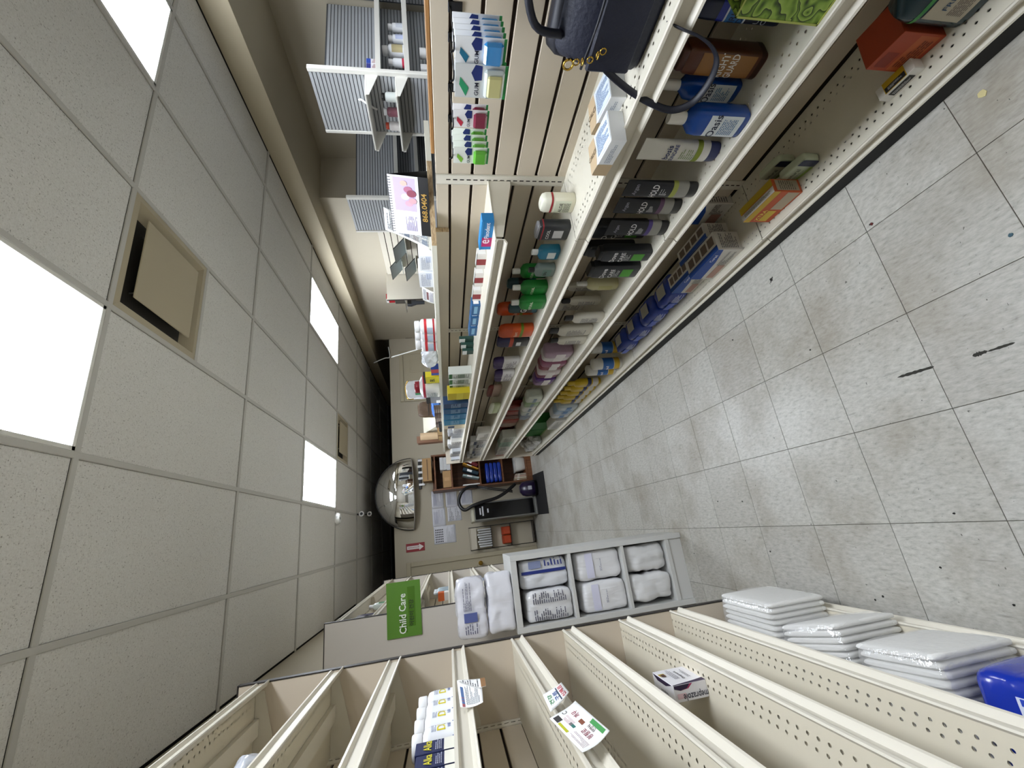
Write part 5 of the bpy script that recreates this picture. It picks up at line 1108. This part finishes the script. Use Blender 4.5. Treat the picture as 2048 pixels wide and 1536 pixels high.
# ================================================================== CHILD CARE SIGN and stock of the far bay
def on_face(x, z, X0, Z0): return (x, 0, z)
sx0, sx1, sz0, sz1 = -.555, -.246, 1.622, 1.828
t = thing('hanging_sign', 'green Child Care sign with Korean lettering taped to the white end panel', 'sign', ((sx0+sx1)/2, MY[0]-.007, sz0))
W, H = sx1-sx0, sz1-sz0
GREEN = mat('sign_green', '#5b8a2f', .35)
MB().rbox(-W/2, W/2, -.002, .002, 0, H, .0008).build('board', GREEN, t)
TP = mat('clear_tape', '#4f7a28', .12)
for u0, u1, v0, v1 in ((-.13, -.04, .085, .13), (-.1, .12, .035, .08)): MB().box(u0, u1, -.0026, -.002, v0, v1).build('tape', TP, t)
letter(t, 'Child Care', .042, lambda x, y: (x-.025, -.0034, .112+y), C('#f0f4ea', .5), maxw=.22)
letter(t, '어린이 건강', .028, lambda x, y: (x-.025, -.0034, .058+y), C('#0c1206', .5), maxw=.17)
MB().box(-W/2-.0, W/2, .002, .0065, H-.01, H).build('mount_strip', C('#6a6a60'), t)
def lsh(name, label, cat, y, z, w, d, h, hexc, kind=None, **k):
    loc = (LF-.02-d/2, y, z)
    return bottle(name, label, cat, loc, LZR, h, w, d, hexc, k.pop('cap', '#e8e8e8'), kind, **k) if kind else carton(name, label, cat, loc, LZR, w, d, h, hexc, **k)
soft('diaper_pack', 'white and dark purple diaper pack on the highest child care shelf', 'diaper pack', (LF-.12, 3.22, 1.92), LZR, .3, .18, .17, '#d8d8da', seed=151, wr=.008, panels=[('F', .5, .72, .02, .95, '#2a1f48'), ('F', .05, .4, .5, .9, '#b8b8c4')], rough=.22)
soft('diaper_pack', 'small white diaper pack on the high child care shelf beside the sign', 'diaper pack', (LF-.11, 3.14, 1.69), LZR, .2, .16, .14, '#dededc', seed=152, wr=.006)
lsh('baby_shampoo', 'white bottle with a green leaf label high in the child care bay', 'bottle', 3.75, 1.92, .08, .05, .15, '#dfe8e0', 'lotion', lab=(.1, .5, '#3a7a4a', .8))
for i in range(3): lsh('baby_lotion', 'clear pale blue bottle in a short row on the child care shelf', 'bottle', 3.95+.09*i, 1.45, .07, .045, .13, '#a8b8c0', 'lotion', cap='#dfe4e6', group='pale blue bottles in the child care bay')
lsh('vitamin_box', 'orange topped white carton on the child care shelf', 'box', 3.8, 1.45, .1, .06, .09, '#e2e0dc', panels=[('F', 0, 1, .45, 1, '#d2622a'), ('L', 0, 1, .45, 1, '#d2622a')])
for i in range(4): lsh('formula_can', 'blue and white striped bottle in a row on the child care shelf', 'bottle', 4.3+.085*i, .98, .07, .07, .16, '#8aa6c8', 'lotion', cap='#d2dcec', band=[(.2, .3, '#e8eef4'), (.42, .5, '#e8eef4')], group='blue striped bottles in the child care bay')
lsh('baby_wash', 'green capped clear bottle on the child care shelf beside the white bottle', 'bottle', 3.35, 1.2, .09, .06, .17, '#9ab8a4', 'lotion', cap='#2f8a5a'); lsh('baby_powder', 'white ribbed bottle on the child care shelf beside the green capped one', 'bottle', 3.22, 1.2, .08, .06, .17, '#e6e8e6', 'lotion', cap='#f0f0f0')
for i in range(3): lsh('cereal_box', 'yellow-green carton in a row on the low child care shelf', 'box', 4.2+.08*i, .76, .07, .09, .13-.01*i, ['#b8a02a', '#9aa032', '#c89a2a'][i], panels=[('F', .1, .9, .5, .8, '#6a7a1c')], group='yellow-green cartons in the child care bay')
carton('price_card', 'small folded white card on the low child care shelf', 'card', (LF-.03, 4.12, .765), LZR, .06, .03, .07, '#e8e8e8')
soft('blue_cover', 'crumpled blue plastic cover resting on the far end of the child care shelving', 'cover', (LF-.1, 5.5, .9), LZR, .15, .06, .5, '#1c2c6a', seed=161, wr=.02, rough=.2) if False else None

# ================================================================== BACK OF THE SHOP
# half-dome mirror
MR = mat('mirror_silver', '#e6e8ea', .03, metal=1)
t = thing('dome_mirror', 'large half-dome convex security mirror on the back partition', 'mirror', (.70, BACKY-.03, 1.97), rot=(.22, 0, 0))
R, D_ = .57, .20; vs = []; fs = []; n1, n2 = 32, 14
for i in range(n1+1):
    ph = math.pi*i/n1
    for j in range(n2+1):
        th = math.pi/2*j/n2; vs.append((R*math.sin(th)*math.cos(ph), -D_*math.cos(th), R*math.sin(th)*math.sin(ph)))
for i in range(n1):
    for j in range(n2): a = i*(n2+1)+j; fs.append((a, a+1, a+n2+2, a+n2+1))
MB().add(vs, fs, True).build('mirror_dome', MR, t)
b = MB(); b.tube([(R*math.cos(math.pi*i/32), .002, R*math.sin(math.pi*i/32)) for i in range(33)], .012, 8); b.build('rim', C('#3c3a38', .4), t)
b = MB(); b.tube([(-R, .0, -.006)]+[(R*math.cos(math.pi-math.pi*i/20)*1.0, -D_*math.sin(math.pi*i/20), -.006) for i in range(1, 20)]+[(R, 0, -.006)], .008, 8); b.build('lower_rim', C('#8f8a84', .4), t)
b = MB(); b.add([(R*math.cos(math.pi*i/24), .012, R*math.sin(math.pi*i/24)) for i in range(25)], [tuple(range(25))]); b.build('backplate', C('#5a5450', .7), t)
MB().box(-.03, .03, .005, .03, -.02, .25).build('wall_bracket', BLACK, t)
# papers on the wall
def wall_paper(label, px, prints, cat='paper', group='papers taped to the back wall', y=BACKY-.003):
    (xa, ya), (xb, yb) = px; a, c_ = aY(xa, ya, y), aY(xb, yb, y)
    x0, x1, z0, z1 = min(a.x, c_.x), max(a.x, c_.x), min(a.z, c_.z), max(a.z, c_.z)
    return sheet('wall_notice', label, cat, [(x0, y, z0), (x1, y, z0), (x1, y, z1), (x0, y, z1)], curl=-.0015, prints=prints, group=group, material=mat('notice_paper', '#d8d8de', .35))
P_ = [('L', .1, .9, .1, .9, 9, '#8a8a9a'), ('P', .15, .8, .55, .85, '#c2c2ce')]
wall_paper('plastic-sleeved sketch notice at the top right of the wall papers by the bookcase', ((862, 983), (888, 1015)), P_)
wall_paper('plastic-sleeved sketch notice under the top one beside the bookcase', ((890, 980), (915, 1012)), P_)
wall_paper('plastic-sleeved grey notice behind the vacuum hose', ((918, 978), (946, 1008)), P_)
wall_paper('plastic-sleeved sketch notice directly above the wall calendar', ((864, 1018), (892, 1051)), P_)
wall_paper('white notice with bold black lines below the sleeved sketches', ((894, 1014), (924, 1040)), [('L', .06, .94, .55, .92, 3, '#24242a'), ('L', .06, .94, .1, .45, 3, '#3a3a40')])
t = wall_paper('printed month calendar sheet taped to the back wall', ((867, 1054), (913, 1084)), [('P', .1+.13*(k % 6), .18+.13*(k % 6), .88-.075*(k//6), .93-.075*(k//6), '#4a4a50') for k in range(30)]+[('L', .08, .92, .06, .42, 9, '#8a8a90')], cat='calendar')
a, c_ = aY(812, 1088, BACKY), aY(850, 1101, BACKY)
sw, shh = abs(c_.x-a.x)*.95, abs(c_.z-a.z)
t = thing('fire_sign', 'red fire extinguisher sign with a white down arrow on the back wall', 'sign', ((a.x+c_.x)/2, BACKY-.004, c_.z))
MB().rbox(-sw/2, sw/2, -.002, .004, 0, shh, .001).build('board', C('#8f1a22', .4), t)
b = MB(); b.add([(x*sw, -.0026, z*shh) for x, z in ((-.2, .95), (.2, .95), (.2, .3), (.38, .3), (0, .06), (-.38, .3), (-.2, .3))], [tuple(range(7))]); b.build('arrow', C('#e8e0dc', .5), t)
letter(t, 'FIRE EXTINGUISHER', sw*.16, lambda x, y: (y, -.0032, shh*.6+x), C('#8f1a22', .5), maxw=shh*.6)
# wooden bookcase
kx0, kx1, ky0, ky1 = .655, 1.22, 6.75, 7.18
t = thing('bookcase', 'brown wooden bookcase of binders behind the end of the gondola', 'bookcase', ((kx0+kx1)/2, (ky0+ky1)/2, 0))
kz = [.10, .50, .87, 1.32, 1.58]
for nm, q in (('side_panel', (kx0, kx0+.025, ky0, ky1, 0, 1.62)), ('side_panel', (kx1-.025, kx1, ky0, ky1, 0, 1.62)), ('back_panel', (kx0+.025, kx1-.025, ky1-.012, ky1, .0, 1.62)), ('plinth', (kx0+.025, kx1-.025, ky0+.01, ky0+.03, 0, .08))): wpart(MB().rbox(*q, .002), nm, WOOD, t)
for z in kz: wpart(MB().rbox(kx0+.025, kx1-.025, ky0+.004, ky1-.012, z-.022, z, .002), 'shelf', WOOD, t)
bxm = kx0+.03
for i in range(6):
    lean = math.radians([-34, -30, -26, -22, -16, 0][i]); hx = ['#c2602a', '#6a1c22', '#c08a2a', '#15303e', '#8fa0a0', '#dcdcd8'][i]; th = [.03, .05, .02, .05, .03, .02][i]
    xx = [1.06, .985, .935, .86, .79, .70][i]
    t = thing('binder', '%s binder leaning in the bookcase beneath the papers' % ['orange', 'dark red', 'mustard', 'dark teal', 'grey-green', 'white upright'][i], 'binder', (xx, 6.9, .872+.0), group='binders in the bookcase', rot=(0, -lean if i < 5 else 0, 0))
    b = MB(); b.rbox(-th/2, th/2, -.11, .11, abs(math.sin(lean))*th*.5, .27, .003); b.build('cover', C(hx, .5), t); MB().box(-th*.35, th*.35, -.112, -.108, .12, .2).build('spine_label', PAPER, t)
for i in range(4):
    soft('wipe_pack', 'glossy blue soft pack stacked in the bookcase, %s' % ['bottom', 'second', 'third', 'topmost'][i], 'pack', (.86, 6.88, .502+.066*i), 0, .32, .2, .064, '#1d3a9a', seed=171+i, wr=.003, rough=.18, group='blue packs in the bookcase')
t = thing('document_tray', 'white plastic bin on the lowest bookcase shelf', 'bin', (.95, 6.9, .102)); MB().loft([(0, .2, .2, 6), (.005, .21, .21, 6), (.17, .26, .24, 6)], 24).build('bin', C('#d8d6d0', .4), t); MB().loft([(.165, .268, .248, 6), (.172, .268, .248, 6)], 24).build('rim', C('#c8c6c0', .4), t)
for i in range(4): carton('book', '%s book standing beside the white bin in the bookcase' % ['tan', 'cream', 'pink-beige', 'grey-tan'][i], 'book', (.70+.027*i, 6.88, .102), 0, .024, .16, .2-.01*i, ['#a08a70', '#c8bca4', '#b89a8a', '#a89c8c'][i], group='books in the bookcase', panels=[('F', .2, .8, .6, .8, '#e0dcd4')])
carton('parcel_box', 'brown cardboard box under the top board of the bookcase', 'box', (.82, 6.86, 1.322), 0, .26, .2, .13, '#a07a50', material=CARD, panels=[('F', .4, .6, .2, .8, '#b48e62')])
for i in range(3): carton('paper_stack', 'stack of loose white papers on the bookcase shelf beside the brown box, %s' % ['lowest', 'middle', 'uppermost'][i], 'papers', (1.06, 6.86, 1.322+.056*i), .05*i, .2, .22, .052, '#dcdcdc', group='stacks of papers in the bookcase', fine=[('F', .02, .98, .1, .9, 4, '#a8a8a8')])
# dark frame stand with clips on the bookcase top
carton('parcel_box', 'stacked cardboard trays on top of the bookcase', 'box', (1.0, 6.9, 1.621), 0, .36, .28, .14, '#8a6a44', material=CARD, panels=[('F', .05, .95, .4, .5, '#5a4228')])
t = thing('key_rack', 'black rail of keys and white tags beside the bookcase top', 'rack', (1.0, BACKY-.011, 1.83)); MB().rbox(-.25, .25, -.03, .01, -.02, .02, .003).build('rail', BLACK, t)
for k in range(5): MB().rbox(-.2+.1*k, -.16+.1*k, -.05, -.03, -.08, .02+.01*(k % 2), .003).build('tag', WHITE if k % 2 else STEEL, t)
# air purifier, vacuum, mat
t = thing('air_purifier', 'tall black and silver tower air purifier on the dark mat', 'air purifier', (.255, 6.83, .006), math.radians(4))
SIL = mat('silver_plastic', '#8c8c88', .35, metal=.3)
MB().rbox(-.135, .135, -.14, .14, .03, 1.02, .012).build('cabinet', SIL, t); MB().rbox(-.115, .115, -.15, -.138, .06, .99, .006).build('front_panel', mat('gloss_black', '#08080a', .12), t)
MB().rbox(-.14, .14, -.15, .15, 1.0, 1.05, .01).build('top_cap', mat('beige_cap', '#b4b09c', .5), t); MB().rbox(-.14, .14, -.15, .15, 0, .035, .006).build('base', SIL, t)
for z, w_ in ((.9, .1), (.86, .14), (.78, .06)): MB().box(-w_/2, w_/2, -.1525, -.15, z, z+.022).build('printed_label', C('#b8b8bc', .4), t)
t = thing('vacuum_cleaner', 'purple canister vacuum cleaner with a looped black hose by the wall', 'vacuum', (.52, 6.58, .006))
VP = mat('vac_purple', '#1f1433', .3)
MB().loft([(0.02, .2, .22, 3), (.05, .24, .27, 3), (.16, .24, .27, 2.6), (.23, .2, .2, 2.4), (.27, .1, .1, 2)], 26).build('body', VP, t); MB().loft([(0, .2, .24, 4), (.05, .25, .28, 4)], 24).build('base', BLACK, t)
MB().rbox(-.03, .03, -.14, -.125, .1, .16, .004).build('badge', C('#b8b8c0', .3), t)
def wv(x, y, yy): p = aY(x, y, yy); return p-Vector((.52, 6.58, .006))
hose = [wv(1030, 968, 6.72), wv(1010, 985, 6.7), wv(985, 1000, 6.68), wv(958, 1004, 6.66), wv(940, 1000, 6.67), wv(925, 1012, 6.68), wv(918, 1000, 6.7), wv(922, 985, 6.7), wv(936, 973, 6.72), wv(952, 971, 6.72)]
hose = [wv(1030, 968, 6.72), wv(1012, 984, 6.68), wv(992, 996, 6.66), wv(965, 1004, 6.65), wv(945, 1012, 6.65), wv(930, 1020, 6.66), wv(920, 1012, 6.68), wv(918, 998, 6.7), wv(924, 984, 6.7), wv(937, 974, 6.72), wv(955, 973, 6.72)]
MB().tube(smooth_path(hose, 6), .026, 10).build('hose', BLACK, t)
for k, dz in ((0, 0), (1, .02)): MB().tube([wv(950, 972+k*3, 6.72), wv(1025, 981+k*3, 6.7)], .009, 8).build('wand', C('#2a2a2c', .3), t)
pts = [aZ(1066, 943, 0), aZ(1088, 941, 0), aZ(1099, 1027, 0), aZ(1068, 1029, 0)]
t = thing('floor_mat', 'black rubber-backed floor mat before the air purifier', 'mat', (.42, 6.5, 0))
b = poly_slab([(.70, 5.98), (.75, 6.98), (.12, 7.0), (.10, 6.0)], 0.0003, .006); wpart(b, 'mat', mat('mat_black', '#19191b', .85, bump=.6, bscale=300), t)
# wall magazine rack with orange boxes
t = thing('wire_rack', 'black wire wall rack holding papers and orange boxes by the door', 'rack', (-.125, BACKY-.002, 0))
RW = .17
b = MB(); b.tube([(-RW, -.12, .03), (-RW, -.12, 1.09), (RW, -.12, 1.1), (RW, -.12, .03), (-RW, -.12, .03)], .006, 6); b.build('front_frame', BLACK, t)
for x_ in (-RW, RW):
    for z_ in (.05, .42, .74, 1.08): MB().tube([(x_, -.12, z_), (x_, 0, z_)], .005, 6).build('side_bar', BLACK, t)
for z_ in (.05, .42, .74): MB().rbox(-RW, RW, -.12, 0, z_-.006, z_, .002).build('shelf_plate', C('#4a443e', .5), t)
MB().rbox(-RW+.01, RW-.01, -.118, -.112, .98, 1.07, .002).build('header_plate', C('#c4bcaa', .5), t)
for i in range(2):
    t = thing('sharps_box', 'orange plastic box in the wire rack, %s the papers' % ['nearest', 'farther from'][i] if False else ['orange plastic box in the wire rack on the wall side of its twin', 'orange plastic box in the wire rack on the door side of its twin'][i], 'box', (-.06-.135*i, BACKY-.062, .422), group='orange boxes in the wire rack')
    MB().rbox(-.062, .062, -.05, .05, 0, .13, .012).build('box', C('#b8441c', .4), t); MB().rbox(-.064, .064, -.052, .052, .12, .145, .006).build('lid', C('#a83c18', .4), t)
for i in range(8):
    carton('magazine', 'thin white magazine upright in the wire rack', 'magazine', (-.255+.036*i, BACKY-.065, .742), 0, .024, .09, .2+.012*(i % 3), '#d4d4d2', group='white magazines in the wire rack', panels=[('F', .2, .8, .0, .9, '#bcbcbc')])
t = thing('box_blue', 'x', 'x') if False else None
